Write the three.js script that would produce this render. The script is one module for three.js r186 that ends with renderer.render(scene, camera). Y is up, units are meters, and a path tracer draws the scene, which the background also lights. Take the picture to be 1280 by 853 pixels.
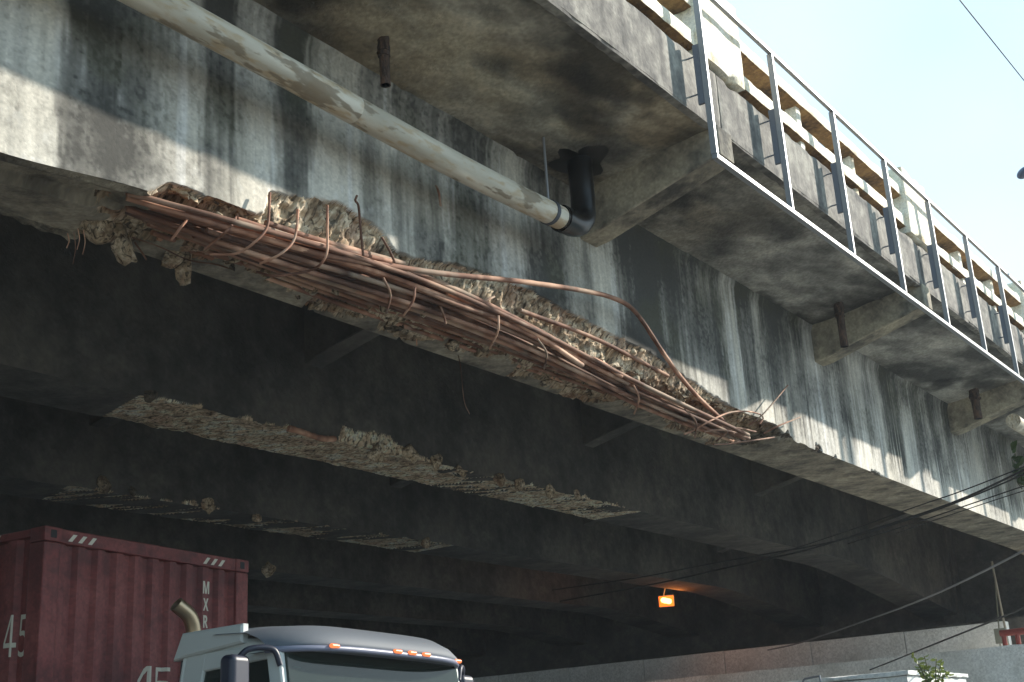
import * as THREE from 'three';
import { mergeGeometries, mergeVertices, toCreasedNormals } from 'three/addons/utils/BufferGeometryUtils.js';
import { TextGeometry } from 'three/addons/geometries/TextGeometry.js';
import { FontLoader } from 'three/addons/loaders/FontLoader.js';
import { RoundedBoxGeometry } from 'three/addons/geometries/RoundedBoxGeometry.js';

// ------------------------------------------------------------ camera, sky, sun, exposure
const V = (x, y, z) => new THREE.Vector3(x, y, z);
const scene = new THREE.Scene();
const EYE = 1.9;                                   // camera height over the road
const camera = new THREE.PerspectiveCamera(28.745, 1280 / 853, 0.1, 600);
const RIGHT = V(0.56793874, -0.06277331, 0.82067356), UP = V(-0.21548264, 0.95097023, 0.22186226), FWD = V(0.79436315, 0.30284508, -0.52656627);
camera.position.set(0, EYE, 0);
camera.quaternion.setFromRotationMatrix(new THREE.Matrix4().makeBasis(RIGHT, UP, FWD.clone().negate()));
scene.add(camera);
const renderer = new THREE.WebGLRenderer({ antialias: true });
renderer.toneMapping = THREE.LinearToneMapping;
renderer.toneMappingExposure = 2.25;
renderer.shadowMap.enabled = true;
renderer.shadowMap.type = THREE.PCFSoftShadowMap;

const SUN = V(1.85, 1.0, 1).normalize();         // read from the deck's and the brackets' shadows on the girder
const sun = new THREE.DirectionalLight(new THREE.Color(1.0, 0.93, 0.82), 3.6);
sun.position.copy(SUN).multiplyScalar(80).add(V(12, 4, -6));
sun.target.position.set(12, 4, -6);
sun.castShadow = true;
sun.shadow.radius = 1.5;
sun.shadow.mapSize.set(4096, 4096);
Object.assign(sun.shadow.camera, { left: -45, right: 45, top: 45, bottom: -45, near: 1, far: 200 });
scene.add(sun, sun.target);

// ------------------------------------------------------------ noise
function rng(seed) { let a = seed >>> 0; return () => { a = (a + 0x6D2B79F5) | 0; let t = Math.imul(a ^ (a >>> 15), 1 | a); t = (t + Math.imul(t ^ (t >>> 7), 61 | t)) ^ t; return ((t ^ (t >>> 14)) >>> 0) / 4294967296; }; }
const PERM = new Uint8Array(512), PV = new Float32Array(256);
{ const r = rng(77); const p = [...Array(256).keys()]; for (let i = 255; i > 0; i--) { const j = Math.floor(r() * (i + 1)); [p[i], p[j]] = [p[j], p[i]]; } for (let i = 0; i < 512; i++) PERM[i] = p[i & 255]; for (let i = 0; i < 256; i++) PV[i] = r() * 2 - 1; }
const sm = t => t * t * (3 - 2 * t);
function n3(x, y, z = 0) {
  const xi = Math.floor(x), yi = Math.floor(y), zi = Math.floor(z), fx = sm(x - xi), fy = sm(y - yi), fz = sm(z - zi);
  const h = (i, j, k) => PV[PERM[PERM[PERM[(xi + i) & 255] + ((yi + j) & 255)] + ((zi + k) & 255)]];
  const l = (a, b, t) => a + (b - a) * t;
  return l(l(l(h(0, 0, 0), h(1, 0, 0), fx), l(h(0, 1, 0), h(1, 1, 0), fx), fy), l(l(h(0, 0, 1), h(1, 0, 1), fx), l(h(0, 1, 1), h(1, 1, 1), fx), fy), fz);
}
function n2(x, y) {
  const xi = Math.floor(x), yi = Math.floor(y), fx = sm(x - xi), fy = sm(y - yi);
  const a = PERM[xi & 255], b = PERM[(xi + 1) & 255], j = yi & 255, j1 = (yi + 1) & 255;
  const p = PV[PERM[a + j]], q = PV[PERM[b + j]], r = PV[PERM[a + j1]], s = PV[PERM[b + j1]];
  return (p + (q - p) * fx) * (1 - fy) + (r + (s - r) * fx) * fy;
}
function fb(x, y, o = 4) { let s = 0, a = 0.5; for (let i = 0; i < o; i++) { s += a * n2(x, y); x = x * 2.03 + 17.3; y = y * 2.03 + 5.7; a *= 0.5; } return s; }
const clamp = (x, a = 0, b = 1) => Math.min(b, Math.max(a, x));
const ss = (a, b, x) => sm(clamp((x - a) / (b - a)));
const mix = (a, b, t) => a + (b - a) * t;
function lerpTab(tab, x) { if (x <= tab[0][0]) return tab[0][1]; for (let i = 1; i < tab.length; i++) if (x <= tab[i][0]) { const [a, u] = tab[i - 1], [b, v] = tab[i]; return u + (v - u) * (x - a) / (b - a); } return tab[tab.length - 1][1]; }

// ------------------------------------------------------------ sky
{
  const w = 512, h = 256, d = new Float32Array(w * h * 4);
  for (let j = 0; j < h; j++) for (let i = 0; i < w; i++) {
    const el = ((j + 0.5) / h - 0.5) * Math.PI, az = ((i + 0.5) / w - 0.5) * 2 * Math.PI;
    const dir = V(Math.cos(el) * Math.cos(az), Math.sin(el), Math.cos(el) * Math.sin(az));
    const up = Math.max(0, dir.y), c = dir.dot(SUN);
    const hz = Math.pow(1 - up, 2.6);
    const glow = Math.pow(clamp((c + 0.25) / 1.25), 2.4);
    let cl = fb(dir.x / (up + 0.25) * 1.6 + 3, dir.z / (up + 0.25) * 1.6, 5) * 0.9 + 0.12;
    cl = ss(0, 0.55, cl) * 0.35;
    let r = mix(0.17, 0.37, hz), g = mix(0.35, 0.48, hz), b = mix(0.50, 0.53, hz);
    const g2 = glow * 0.19;
    r += g2; g += g2 * 0.85; b += g2 * 0.72;
    r = mix(r, 0.54, cl); g = mix(g, 0.57, cl); b = mix(b, 0.58, cl);
    if (dir.y < 0) { const k = ss(0, -0.12, dir.y); r = mix(r, 0.20, k); g = mix(g, 0.19, k); b = mix(b, 0.17, k); }
    const k = (j * w + i) * 4; d[k] = r; d[k + 1] = g; d[k + 2] = b; d[k + 3] = 1;
  }
  const t = new THREE.DataTexture(d, w, h, THREE.RGBAFormat, THREE.FloatType);
  t.mapping = THREE.EquirectangularReflectionMapping; t.magFilter = THREE.LinearFilter; t.minFilter = THREE.LinearFilter; t.needsUpdate = true;
  scene.background = t; scene.environment = t;
}

// ------------------------------------------------------------ pixel -> direction -> point on a known surface
const F = 1664.426;
function ray(px, py) { return RIGHT.clone().multiplyScalar((px - 640) / F).addScaledVector(UP, -(py - 426.5) / F).add(FWD).normalize(); }
const onZ = (px, py, z) => { const d = ray(px, py); return d.multiplyScalar(z / d.z).add(V(0, EYE, 0)); };
const onX = (px, py, x) => { const d = ray(px, py); return d.multiplyScalar(x / d.x).add(V(0, EYE, 0)); };
const onY = (px, py, y) => { const d = ray(px, py); return d.multiplyScalar((y - EYE) / d.y).add(V(0, EYE, 0)); };
const projX = (x, y, z) => { const v = V(x, y - EYE, z), w = v.dot(FWD); return 640 + F * v.dot(RIGHT) / w; };

// ------------------------------------------------------------ textures and materials
function tex(w, h, fn, srgb = true, rep = true) {
  const d = new Uint8Array(w * h * 4);
  for (let j = 0; j < h; j++) for (let i = 0; i < w; i++) { const c = fn((i + 0.5) / w, (j + 0.5) / h); const k = (j * w + i) * 4; d[k] = clamp(c[0], 0, 255); d[k + 1] = clamp(c[1], 0, 255); d[k + 2] = clamp(c[2], 0, 255); d[k + 3] = 255; }
  const t = new THREE.DataTexture(d, w, h); t.magFilter = THREE.LinearFilter; t.minFilter = THREE.LinearMipmapLinearFilter; t.generateMipmaps = true;
  if (rep) t.wrapS = t.wrapT = THREE.RepeatWrapping;
  if (srgb) t.colorSpace = THREE.SRGBColorSpace; t.needsUpdate = true; return t;
}
// tile-able fbm: blends the edges
function tfb(u, v, s, o = 4, ox = 0) {
  const a = fb(u * s + ox, v * s, o), b = fb((u - 1) * s + ox, v * s, o), c = fb(u * s + ox, (v - 1) * s, o), e = fb((u - 1) * s + ox, (v - 1) * s, o);
  const p = ss(0.75, 1, u), q = ss(0.75, 1, v);
  return mix(mix(a, b, p), mix(c, e, p), q);
}
const bumpTex = tex(512, 512, (u, v) => { const g = 128 + 150 * tfb(u, v, 40, 3) + 90 * tfb(u, v, 7, 3, 9) - 90 * ss(0.32, 0.5, tfb(u, v, 60, 2, 31)); return [g, g, g]; }, false);
function concreteTex(base, dark, light, seed, streak = 1) {
  return tex(512, 512, (u, v) => {
    let t = tfb(u, v, 5, 5, seed) * 1.1 + tfb(u, v, 26, 4, seed + 40) * 0.6;
    const s = tfb(u, v * 0.12, 30, 3, seed + 70) * streak;
    t += s * 0.6;
    const f = 1 + 0.16 * tfb(u, v, 90, 2, seed + 11);
    const a = clamp(-t * 1.6), b = clamp(t * 1.6);
    return [0, 1, 2].map(i => mix(mix(base[i], dark[i], a), light[i], b) * f);
  });
}
const M = {};
const std = (o) => new THREE.MeshStandardMaterial({ roughness: 0.9, metalness: 0, ...o });
function cmat(base, dark, light, seed, scale, bump = 0.004, streak = 1, rough = 0.93) {
  const t = concreteTex(base, dark, light, seed, streak); t.repeat.set(1 / scale, 1 / scale);
  const b = bumpTex.clone(); b.repeat.set(1 / 1.1, 1 / 1.1); b.needsUpdate = true;
  return std({ map: t, bumpMap: b, bumpScale: bump, roughness: rough });
}
// inner girders: concrete under a coat of traffic soot (the photograph shows the coat flaked off in stripes, pale bare concrete right beside it in the same light)
M.soot = cmat([78, 76, 72], [60, 59, 56], [100, 96, 89], 3, 3.3, 0.005, 0.25);
M.girderBottom = cmat([134, 126, 111], [82, 77, 69], [172, 162, 142], 8, 1.9, 0.01, 0.1);
M.slabUnder = cmat([124, 120, 111], [98, 95, 89], [146, 139, 127], 13, 3.1, 0.006, 0.2);
M.fascia = cmat([116, 112, 106], [82, 80, 77], [152, 148, 138], 23, 2.3, 0.003, 1.0);
M.bracket = cmat([132, 125, 111], [76, 73, 67], [174, 164, 142], 33, 1.9, 0.004, 0.2);
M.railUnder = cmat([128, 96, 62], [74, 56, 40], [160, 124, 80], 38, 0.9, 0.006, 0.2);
M.paint = cmat([230, 218, 192], [200, 176, 136], [238, 231, 213], 43, 1.2, 0.004, 0.6, 0.8);
M.whitewall = cmat([220, 220, 216], [200, 200, 195], [229, 229, 226], 53, 2.4, 0.001, 0.7, 0.85);
M.asphalt = cmat([86, 85, 82], [72, 71, 69], [102, 100, 96], 63, 4, 0.008, 0, 0.95);
M.pavement = cmat([152, 147, 137], [126, 122, 114], [170, 164, 153], 73, 2.2, 0.004, 0, 0.95);
M.steel = std({ color: 0x8f9194, metalness: 0.35, roughness: 0.5, bumpMap: bumpTex, bumpScale: 0.0008 });
M.steelMid = std({ color: 0x6c717b, metalness: 0.3, roughness: 0.55 });
M.steelDark = std({ color: 0x50545c, metalness: 0.3, roughness: 0.6 });
M.black = std({ color: 0x0c0c0d, roughness: 0.28 });
M.blackMatt = std({ color: 0x15161a, roughness: 0.6 });
M.cable = std({ color: 0x1b1b1d, roughness: 0.75 });
M.cableGrey = std({ color: 0x77777a, roughness: 0.7 });
M.rustPipe = cmat([82, 68, 60], [50, 42, 38], [118, 92, 76], 83, 0.5, 0.006, 0.3);
M.rust = std({ vertexColors: true, roughness: 0.85, metalness: 0.05 });
function worley(x, y) { let d = 9; const xi = Math.floor(x), yi = Math.floor(y); for (let i = -1; i <= 1; i++) for (let j = -1; j <= 1; j++) { const h = PERM[PERM[(xi + i) & 255] + ((yi + j) & 255)], px = xi + i + 0.5 + PV[h] * 0.45, py = yi + j + 0.5 + PV[(h + 91) & 255] * 0.45, e = (px - x) ** 2 + (py - y) ** 2; if (e < d) d = e; } return Math.sqrt(d); }
// flat fracture faces: each cell of an uneven net is its own tilted plane
function facet(x, y) { let d = 9, r = 0; const xi = Math.floor(x), yi = Math.floor(y); for (let i = -1; i <= 1; i++) for (let j = -1; j <= 1; j++) { const h = PERM[PERM[(xi + i) & 255] + ((yi + j) & 255)], px = xi + i + 0.5 + PV[h] * 0.48, py = yi + j + 0.5 + PV[(h + 91) & 255] * 0.48, dx = x - px, dy = y - py, e = dx * dx + dy * dy; if (e < d) { d = e; r = 0.6 * PV[(h + 17) & 255] + 1.1 * dx * PV[(h + 43) & 255] + 1.1 * dy * PV[(h + 67) & 255]; } } return r; }
// freshly broken concrete: pale mortar, stones of several sizes, dark pits where stones fell out
const wor = (u, v, n) => { const f = (a, b) => worley(((a % 1) + 1) % 1 * n, ((b % 1) + 1) % 1 * n); return f(u, v); };
const stone = (u, v) => { const a = wor(u, v, 24), b = wor(u + 0.37, v + 0.11, 52), c = wor(u + 0.7, v + 0.53, 100); return [a, b, c]; };
const brokenHeight = (u, v) => { const [a, b, c] = stone(u, v); return 0.55 * (1 - a) + 0.3 * (1 - b) + 0.15 * (1 - c) - 0.5 * ss(0.5, 0.75, a + 0.15 * tfb(u, v, 30, 2)); };
M.broken = (() => {
  const map = tex(1024, 1024, (u, v) => { const [a, b] = stone(u, v), n = tfb(u, v, 60, 3, 5), k = tfb(u, v, 9, 3, 2); let l = 0.95 + 0.3 * n + 0.16 * k + 0.12 * (0.5 - b); const pit = ss(0.52, 0.74, a + 0.25 * n) * 0.7 + ss(0.6, 0.8, b + 0.3 * n) * 0.4; l *= 1 - 0.6 * clamp(pit); return [255 * l, 252 * l, 245 * l]; });
  const bump = tex(1024, 1024, (u, v) => { const g = 255 * clamp(brokenHeight(u, v) * 0.9 + 0.1 + 0.1 * tfb(u, v, 80, 2)); return [g, g, g]; }, false);
  return std({ vertexColors: true, map, bumpMap: bump, bumpScale: 0.008, roughness: 0.97 });
})();

// the outer girder's face: rain-washed light concrete between long dark run-off stains, where the photograph shows them
const ZF = -5.43, YB = 5.1, YS = 6.68;
const STREAK = [[-60, .12], [70, .1], [80, .78], [120, .95], [150, .9], [166, .7], [196, .5], [210, .18], [250, .12], [262, .85], [285, .9], [298, .25], [338, .15], [348, .9], [380, .85], [394, .12], [445, .08], [458, .45], [470, .5], [480, .12], [496, .15], [501, .8], [506, .2], [522, .5], [542, .35], [547, .85], [552, .3], [562, .2], [572, .65], [608, .72], [620, .3], [655, .15], [664, .6], [680, .75], [702, .7], [714, .25], [730, .28], [737, .75], [744, .2], [768, .14], [778, .72], [800, .9], [822, .88], [832, .6], [842, .85], [858, .62], [872, .75], [884, .55], [905, .85], [914, .12], [924, .1], [931, .8], [944, .75], [950, .25], [957, .3], [963, .85], [986, .8], [994, .35], [1000, .6], [1008, .8], [1014, .25], [1030, .3], [1036, .6], [1041, .2], [1050, .35], [1056, .85], [1064, .7], [1070, .2], [1085, .25], [1090, .7], [1094, .2], [1108, .22], [1114, .85], [1126, .8], [1132, .18], [1146, .25], [1152, .75], [1160, .4], [1166, .2], [1172, .75], [1178, .3], [1184, .2], [1192, .55], [1200, .25], [1226, .22], [1234, .5], [1246, .6], [1254, .3], [1262, .7], [1276, .3], [1300, .5], [1400, .4]];
const FX0 = 2, FX1 = 26, FY0 = 4.9, FY1 = 6.75;
M.face = (() => {
  const col = new Float32Array(2049); for (let i = 0; i <= 2048; i++) col[i] = projX(FX0 + (FX1 - FX0) * i / 2048, 5.75, ZF);
  const pxAt = x => { const f = clamp((x - FX0) / (FX1 - FX0)) * 2048, i = Math.min(2047, Math.floor(f)); return mix(col[i], col[i + 1], f - i); };
  const t = tex(2048, 512, (u, v) => {
    const x = FX0 + (FX1 - FX0) * u, y = FY0 + (FY1 - FY0) * v, top = (y - YB) / (YS - YB);
    const px0 = pxAt(x), wob = 5 * fb(x * 5, y * 2.2, 3) + 2.5 * n2(x * 40, y * 5);
    const pw = px0 + wob * (px0 < 700 ? 2.2 : 0.9), bl = px0 < 700 ? 4 : 2;
    let s = (lerpTab(STREAK, pw - bl) + lerpTab(STREAK, pw) + lerpTab(STREAK, pw + bl)) / 3;
    s = mix(s, 0.45, ss(650, 800, px0) * 0.08) * (1.04 + 0.55 * fb(x * 1.3 + 5, y * 1.6, 4));
    // a run-off stain breaks up and thins towards its foot
    const foot = -0.15 + 0.5 * (0.5 + 0.5 * n2(x * 2.7 + 8, 3.1));
    const drip = fb(x * 21, y * 0.7 + 4, 4), fine = fb(x * 75, y * 1.6, 3), patch = fb(x * 1.9 + 21, y * 1.7, 5), grain = fb(x * 34, y * 30, 4);
    s *= mix(0.5 + 0.7 * clamp(patch + 0.45), 1, ss(foot - 0.25, foot + 0.3, top + drip * 0.4));
    s *= mix(1, 0.3, ss(900, 1010, px0) * ss(0.36, 0.12, top + 0.3 * drip));        // at the far end the runs give out above the foot of the girder
    s += 0.3 * ss(0.6, 1.05, top + 0.35 * patch + 0.3 * drip) * (0.3 + 0.7 * ss(500, 900, px0));
    s += 0.17 * drip + 0.07 * fine + 0.24 * patch + 0.13 * grain * (0.4 + s);
    s += 0.12 * ss(0.25, 0.6, grain + 0.6 * patch);
    s = clamp(s);
    const wash = ss(0.2, 0.55, fb(x * 12 + 50, y * 0.7 + 9, 3)) * (1 - s) + ss(0.25, 0.5, fb(x * 16 + 90, y * 12, 4)) * 0.4 * (1 - s);           // white lime runs
    const warm = 0.5 + 0.7 * fb(x * 1.1 + 30, y * 0.9, 3), moss = ss(0.05, 0.4, fb(x * 1.7 + 60, y * 1.9, 4)) * s * 0.5;
    let c = [203 + 4 * warm, 200, 193 - 10 * warm];
    const dk = [68 + 6 * moss, 67 + 7 * moss, 63 - 6 * moss];
    c = c.map((q, i) => mix(mix(q, dk[i], s), 224, clamp(wash) * 0.5));
    const g = 1 + 0.12 * fb(x * 70, y * 70, 3) + 0.06 * fb(x * 6, y * 6, 3);
    return c.map(q => q * g);
  }, true, false);
  const b = bumpTex.clone(); b.needsUpdate = true; b.repeat.set(24 / 1.1, 1.85 / 1.1);
  return std({ map: t, bumpMap: b, bumpScale: 0.0016, roughness: 0.92 });
})();
// the overhang's underside: brown and ochre weathering drawn out across the slab
M.soffit = (() => {
  const t = tex(2048, 256, (u, v) => {
    const x = FX0 + (FX1 - FX0) * u, z = v * 2.0;
    const q = fb(x * 1.3 + z * 0.5, z * 2.6 - x * 0.4, 5), q2 = fb(x * 3 + 40, z * 7 - x, 4), d = fb(x * 0.7 + 9, z * 0.9 + 4, 4), och = ss(0.0, 0.45, fb(x * 0.9 + 70, z * 1.6, 4));
    const right = ss(9, 13, x);
    let s = clamp(0.5 + 0.9 * q + 0.5 * q2 + 0.9 * d);
    let c = [mix(84, 194, s), mix(81, 186, s), mix(74, 166, s)];
    c = c.map((k, i) => mix(k, [152, 126, 88][i], och * 0.35 * (1 - right)));
    const dark = ss(0.12, 0.42, fb(x * 0.9 + 15, z * 1.3 + 44, 5)); c = c.map(k => k * (1 - 0.48 * dark));
    const grey = (c[0] + c[1] + c[2]) / 3; c = c.map(k => mix(k, grey * 0.98, right * 0.5));
    const g = 1 + 0.2 * fb(x * 40, z * 40, 3);
    return c.map(k => k * g);
  }, true, false);
  const b = bumpTex.clone(); b.needsUpdate = true; b.repeat.set(24 / 1.1, 2 / 1.1);
  return std({ map: t, bumpMap: b, bumpScale: 0.006, roughness: 0.94 });
})();
M.pvc = (() => {
  const t = tex(1024, 256, (u, v) => {
    const x = u * 5, a = v * 6.283; // along, around
    const q = fb(x * 1.6, Math.cos(a) * 1.2 + Math.sin(a) * 0.7 + 4, 4), q2 = fb(x * 9, a * 2.5, 4);
    let c = [200 + 40 * q, 193 + 40 * q, 176 + 40 * q];
    const scale = ss(0.24, 0.44, 0.3 * fb(x * 14, a * 4, 3) + fb(x * 2.6 + 11, Math.sin(a + 0.9) * 1.3 + 2, 5));
    const rust = ss(0.02, 0.55, 0.8 * q2 + 0.5 * fb(x * 2, Math.sin(a) * 1.2, 3));
    c = c.map((k, i) => mix(k, [170, 140, 98][i], rust * 0.5));
    c = c.map((k, i) => mix(k, [120, 106, 86][i], scale * 0.7));
    return c;
  });
  return std({ map: t, roughness: 0.55, bumpMap: bumpTex, bumpScale: 0.001 });
})();

// ------------------------------------------------------------ builders
const names = {};
function numbered(n) { const k = names[n] = (names[n] ?? -1) + 1; return k ? n + '_' + String(k).padStart(3, '0') : n; }
function thing(name, label, category, group) { const o = new THREE.Group(); o.name = numbered(name); o.userData = { label, category }; if (group) o.userData.group = group; scene.add(o); return o; }
function mesh(name, geo, mat, parent, label) { const m = new THREE.Mesh(geo, mat); m.name = name; m.castShadow = m.receiveShadow = true; if (label) m.userData.label = label; if (parent) parent.add(m); return m; }
function solo(name, geo, mat, label, category, group) { const m = mesh(numbered(name), geo, mat, scene); m.userData = { label, category }; if (group) m.userData.group = group; return m; }
function structure(name, geo, mat) { const m = mesh(numbered(name), geo, mat, scene); m.userData = { kind: 'structure' }; return m; }
function metreUV(g) {
  const p = g.attributes.position, n = g.attributes.normal, uv = new Float32Array(p.count * 2);
  for (let i = 0; i < p.count; i++) {
    const ax = Math.abs(n.getX(i)), ay = Math.abs(n.getY(i)), az = Math.abs(n.getZ(i));
    if (ay >= ax && ay >= az) { uv[2 * i] = p.getX(i); uv[2 * i + 1] = p.getZ(i); } else if (az >= ax) { uv[2 * i] = p.getX(i); uv[2 * i + 1] = p.getY(i); } else { uv[2 * i] = p.getZ(i); uv[2 * i + 1] = p.getY(i); }
  }
  g.setAttribute('uv', new THREE.BufferAttribute(uv, 2)); return g;
}
function box(x0, x1, y0, y1, z0, z1, bev = 0) {
  const w = x1 - x0, h = y1 - y0, d = z1 - z0, g = bev ? new RoundedBoxGeometry(w, h, d, 1, bev) : new THREE.BoxGeometry(w, h, d);
  g.translate((x0 + x1) / 2, (y0 + y1) / 2, (z0 + z1) / 2); return metreUV(g);
}
// box with worn, uneven faces and chipped arrises
function rough(x0, x1, y0, y1, z0, z1, step = 0.06, amp = 0.008, chip = 0.03) {
  const w = x1 - x0, h = y1 - y0, d = z1 - z0, sg = l => Math.max(2, Math.min(260, Math.round(l / step)));
  let g = new THREE.BoxGeometry(w, h, d, sg(w), sg(h), sg(d)); g.translate((x0 + x1) / 2, (y0 + y1) / 2, (z0 + z1) / 2);
  const uvn = g.attributes.normal.clone(); const p = g.attributes.position;
  for (let i = 0; i < p.count; i++) {
    const x = p.getX(i), y = p.getY(i), z = p.getZ(i);
    const ex = Math.min(x - x0, x1 - x), ey = Math.min(y - y0, y1 - y), ez = Math.min(z - z0, z1 - z);
    const e = [ex, ey, ez].sort((a, b) => a - b)[1];           // distance to the nearest arris
    const c = chip * (0.35 + 1.1 * Math.max(0, n3(x * 5, y * 5, z * 5) + 0.5 * n3(x * 13, y * 13, z * 13))) * (1 - ss(0, chip * 1.6, e));
    const cx = x > (x0 + x1) / 2 ? -1 : 1, cy = y > (y0 + y1) / 2 ? -1 : 1, cz = z > (z0 + z1) / 2 ? -1 : 1;
    const k = v => 1 - ss(0, 0.05, v);
    p.setXYZ(i, x + amp * n3(x * 4, y * 4, z * 4 + 9) + c * cx * k(ex), y + amp * n3(x * 4 + 7, y * 4, z * 4) + c * cy * k(ey), z + amp * n3(x * 4, y * 4 + 5, z * 4) + c * cz * k(ez));
  }
  g.computeVertexNormals();
  const keep = g.attributes.normal; g.setAttribute('normal', uvn); metreUV(g); g.setAttribute('normal', keep);
  return g;
}
function prism(pts, x0, x1, bev = 0) {  // outline in (z, y), pushed along x
  const s = new THREE.Shape(pts.map(([z, y]) => new THREE.Vector2(-z, y)));
  const g = new THREE.ExtrudeGeometry(s, { depth: x1 - x0 - 2 * bev, bevelEnabled: bev > 0, bevelSize: bev, bevelOffset: -bev, bevelThickness: bev, bevelSegments: 1, steps: 1 });
  g.rotateY(Math.PI / 2); g.translate(x0 + bev, 0, 0); return metreUV(g);
}
function tube(pts, r, o = {}) {
  const { seg = Math.max(8, pts.length * 8), rad = 8, wob = 0, color, closed = true, tension = 0.5 } = o;
  const c = pts.length === 2 ? new THREE.LineCurve3(pts[0], pts[1]) : new THREE.CatmullRomCurve3(pts, false, 'catmullrom', tension);
  const g = new THREE.TubeGeometry(c, seg, r, rad, false), p = g.attributes.position, L = c.getLength();
  const sd = pts[0].x * 13.7 + pts[0].y * 7;
  if (wob) for (let i = 0; i <= seg; i++) { const q = c.getPointAt(i / seg); for (let j = 0; j <= rad; j++) { const k = i * (rad + 1) + j, f = 1 + wob * (n2(i / seg * L * 14 + sd, (j % rad) * 0.9) + 0.6 * n2(i / seg * L * 40 + sd, (j % rad) * 1.7)); p.setXYZ(k, q.x + (p.getX(k) - q.x) * f, q.y + (p.getY(k) - q.y) * f, q.z + (p.getZ(k) - q.z) * f); } }
  const uv = g.attributes.uv; for (let i = 0; i < uv.count; i++) uv.setX(i, uv.getX(i) * L);
  let out = g;
  if (closed) {
    const caps = [0, 1].map(e => { const q = c.getPointAt(e), t = c.getTangentAt(e).multiplyScalar(e ? 1 : -1), k = new THREE.CircleGeometry(r, rad); k.applyQuaternion(new THREE.Quaternion().setFromUnitVectors(V(0, 0, 1), t)); k.translate(q.x, q.y, q.z); return k; });
    out = mergeGeometries([g, ...caps]);
  }
  if (color) { const pp = out.attributes.position, cc = new Float32Array(pp.count * 3); for (let i = 0; i < pp.count; i++) color(pp.getX(i), pp.getY(i), pp.getZ(i), cc, i * 3, sd); out.setAttribute('color', new THREE.BufferAttribute(cc, 3)); }
  return out;
}
const lin = (r, g, b) => { const c = new THREE.Color().setRGB(r / 255, g / 255, b / 255, THREE.SRGBColorSpace); return [c.r, c.g, c.b]; };
const RU = [lin(92, 63, 50), lin(148, 106, 85), lin(204, 164, 138), lin(180, 164, 144)];
function rustColor(x, y, z, a, k, sd) {
  const t = clamp(0.5 + 0.7 * n3(x * 5 + sd, y * 4, z * 4) + 0.3 * n3(x * 23, y * 14, z * 14 + sd));
  const tone = 0.5 + 0.85 * (0.5 + 0.5 * Math.sin(sd * 37.3)); const cem = ss(0.35, 0.62, n3(x * 2.1 + sd * 2, y * 3, z * 3) + 0.4 * n3(x * 17, y * 12, z * 12));
  for (let i = 0; i < 3; i++) { const c = t < 0.5 ? mix(RU[0][i], RU[1][i], t * 2) : mix(RU[1][i], RU[2][i], t * 2 - 1); a[k + i] = mix(c * tone, RU[3][i], cem * 0.45); }
}
const BC = { stone: lin(228, 213, 190), mid: lin(186, 165, 138), dark: lin(112, 92, 74), rust: lin(138, 96, 70), black: lin(58, 54, 50) };
function brokenColor(x, y, z, a, k, bias = 0) {
  const t = n3(x * 30, y * 30, z * 30), u = n3(x * 9, y * 9 + 4, z * 9), w = n3(x * 3 + 8, y * 5, z * 5), s = n3(x * 70, y * 70, z * 70);
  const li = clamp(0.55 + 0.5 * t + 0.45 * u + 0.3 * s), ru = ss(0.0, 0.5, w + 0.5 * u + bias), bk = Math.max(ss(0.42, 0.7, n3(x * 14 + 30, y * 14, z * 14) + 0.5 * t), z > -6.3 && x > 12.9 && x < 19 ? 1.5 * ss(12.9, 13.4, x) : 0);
  for (let i = 0; i < 3; i++) { let c = li < 0.5 ? mix(BC.dark[i], BC.mid[i], li * 2) : mix(BC.mid[i], BC.stone[i], li * 2 - 1); c = mix(c, BC.rust[i], ru * 0.6); a[k + i] = mix(c, BC.black[i], bk * 0.55); }
}
function chunk(sx, sy, sz, seed, det = 3) {
  let g = new THREE.IcosahedronGeometry(1, det); g.deleteAttribute('uv'); g.deleteAttribute('normal'); g = mergeVertices(g, 1e-4);
  const p = g.attributes.position, cc = new Float32Array(p.count * 3), rr = rng(Math.floor(seed * 977) + 3), cuts = []; for (let i = 0; i < 13; i++) { const v = V(rr() * 2 - 1, rr() * 2 - 1, rr() * 2 - 1).normalize(); cuts.push([v.x, v.y, v.z, 0.55 + 0.5 * rr()]); }
  for (let i = 0; i < p.count; i++) {
    const x = p.getX(i), y = p.getY(i), z = p.getZ(i); let f = 1.5; for (const [a, b, c, h] of cuts) { const q = x * a + y * b + z * c; if (q > 0.05) f = Math.min(f, h / q); }
    f *= 1 + 0.12 * n3(x * 3.1, y * 3.1 + seed, z * 3.1) + 0.08 * n3(x * 8, y * 8, z * 8 + seed);
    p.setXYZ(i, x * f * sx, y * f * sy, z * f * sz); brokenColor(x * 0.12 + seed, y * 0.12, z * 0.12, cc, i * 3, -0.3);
  }
  g.setAttribute('color', new THREE.BufferAttribute(cc, 3)); g.computeVertexNormals(); return metreUV(g);
}

// thin fog added to lift the blacks, standing in for lens veil
scene.fog = new THREE.FogExp2(new THREE.Color(0.86, 0.93, 1.0), 0.001);

// ------------------------------------------------------------ ground
structure('ground', box(-160, 200, -0.5, 0, -200, 160), M.pavement);
structure('road', box(-9, 15, -0.3, 0.004, -120, 120), M.asphalt);
for (const [a, b] of [[-11.5, -9], [15, 18]]) structure('pavement', box(a, b, -0.3, 0.13, -120, 120, 0.02), M.pavement);

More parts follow.
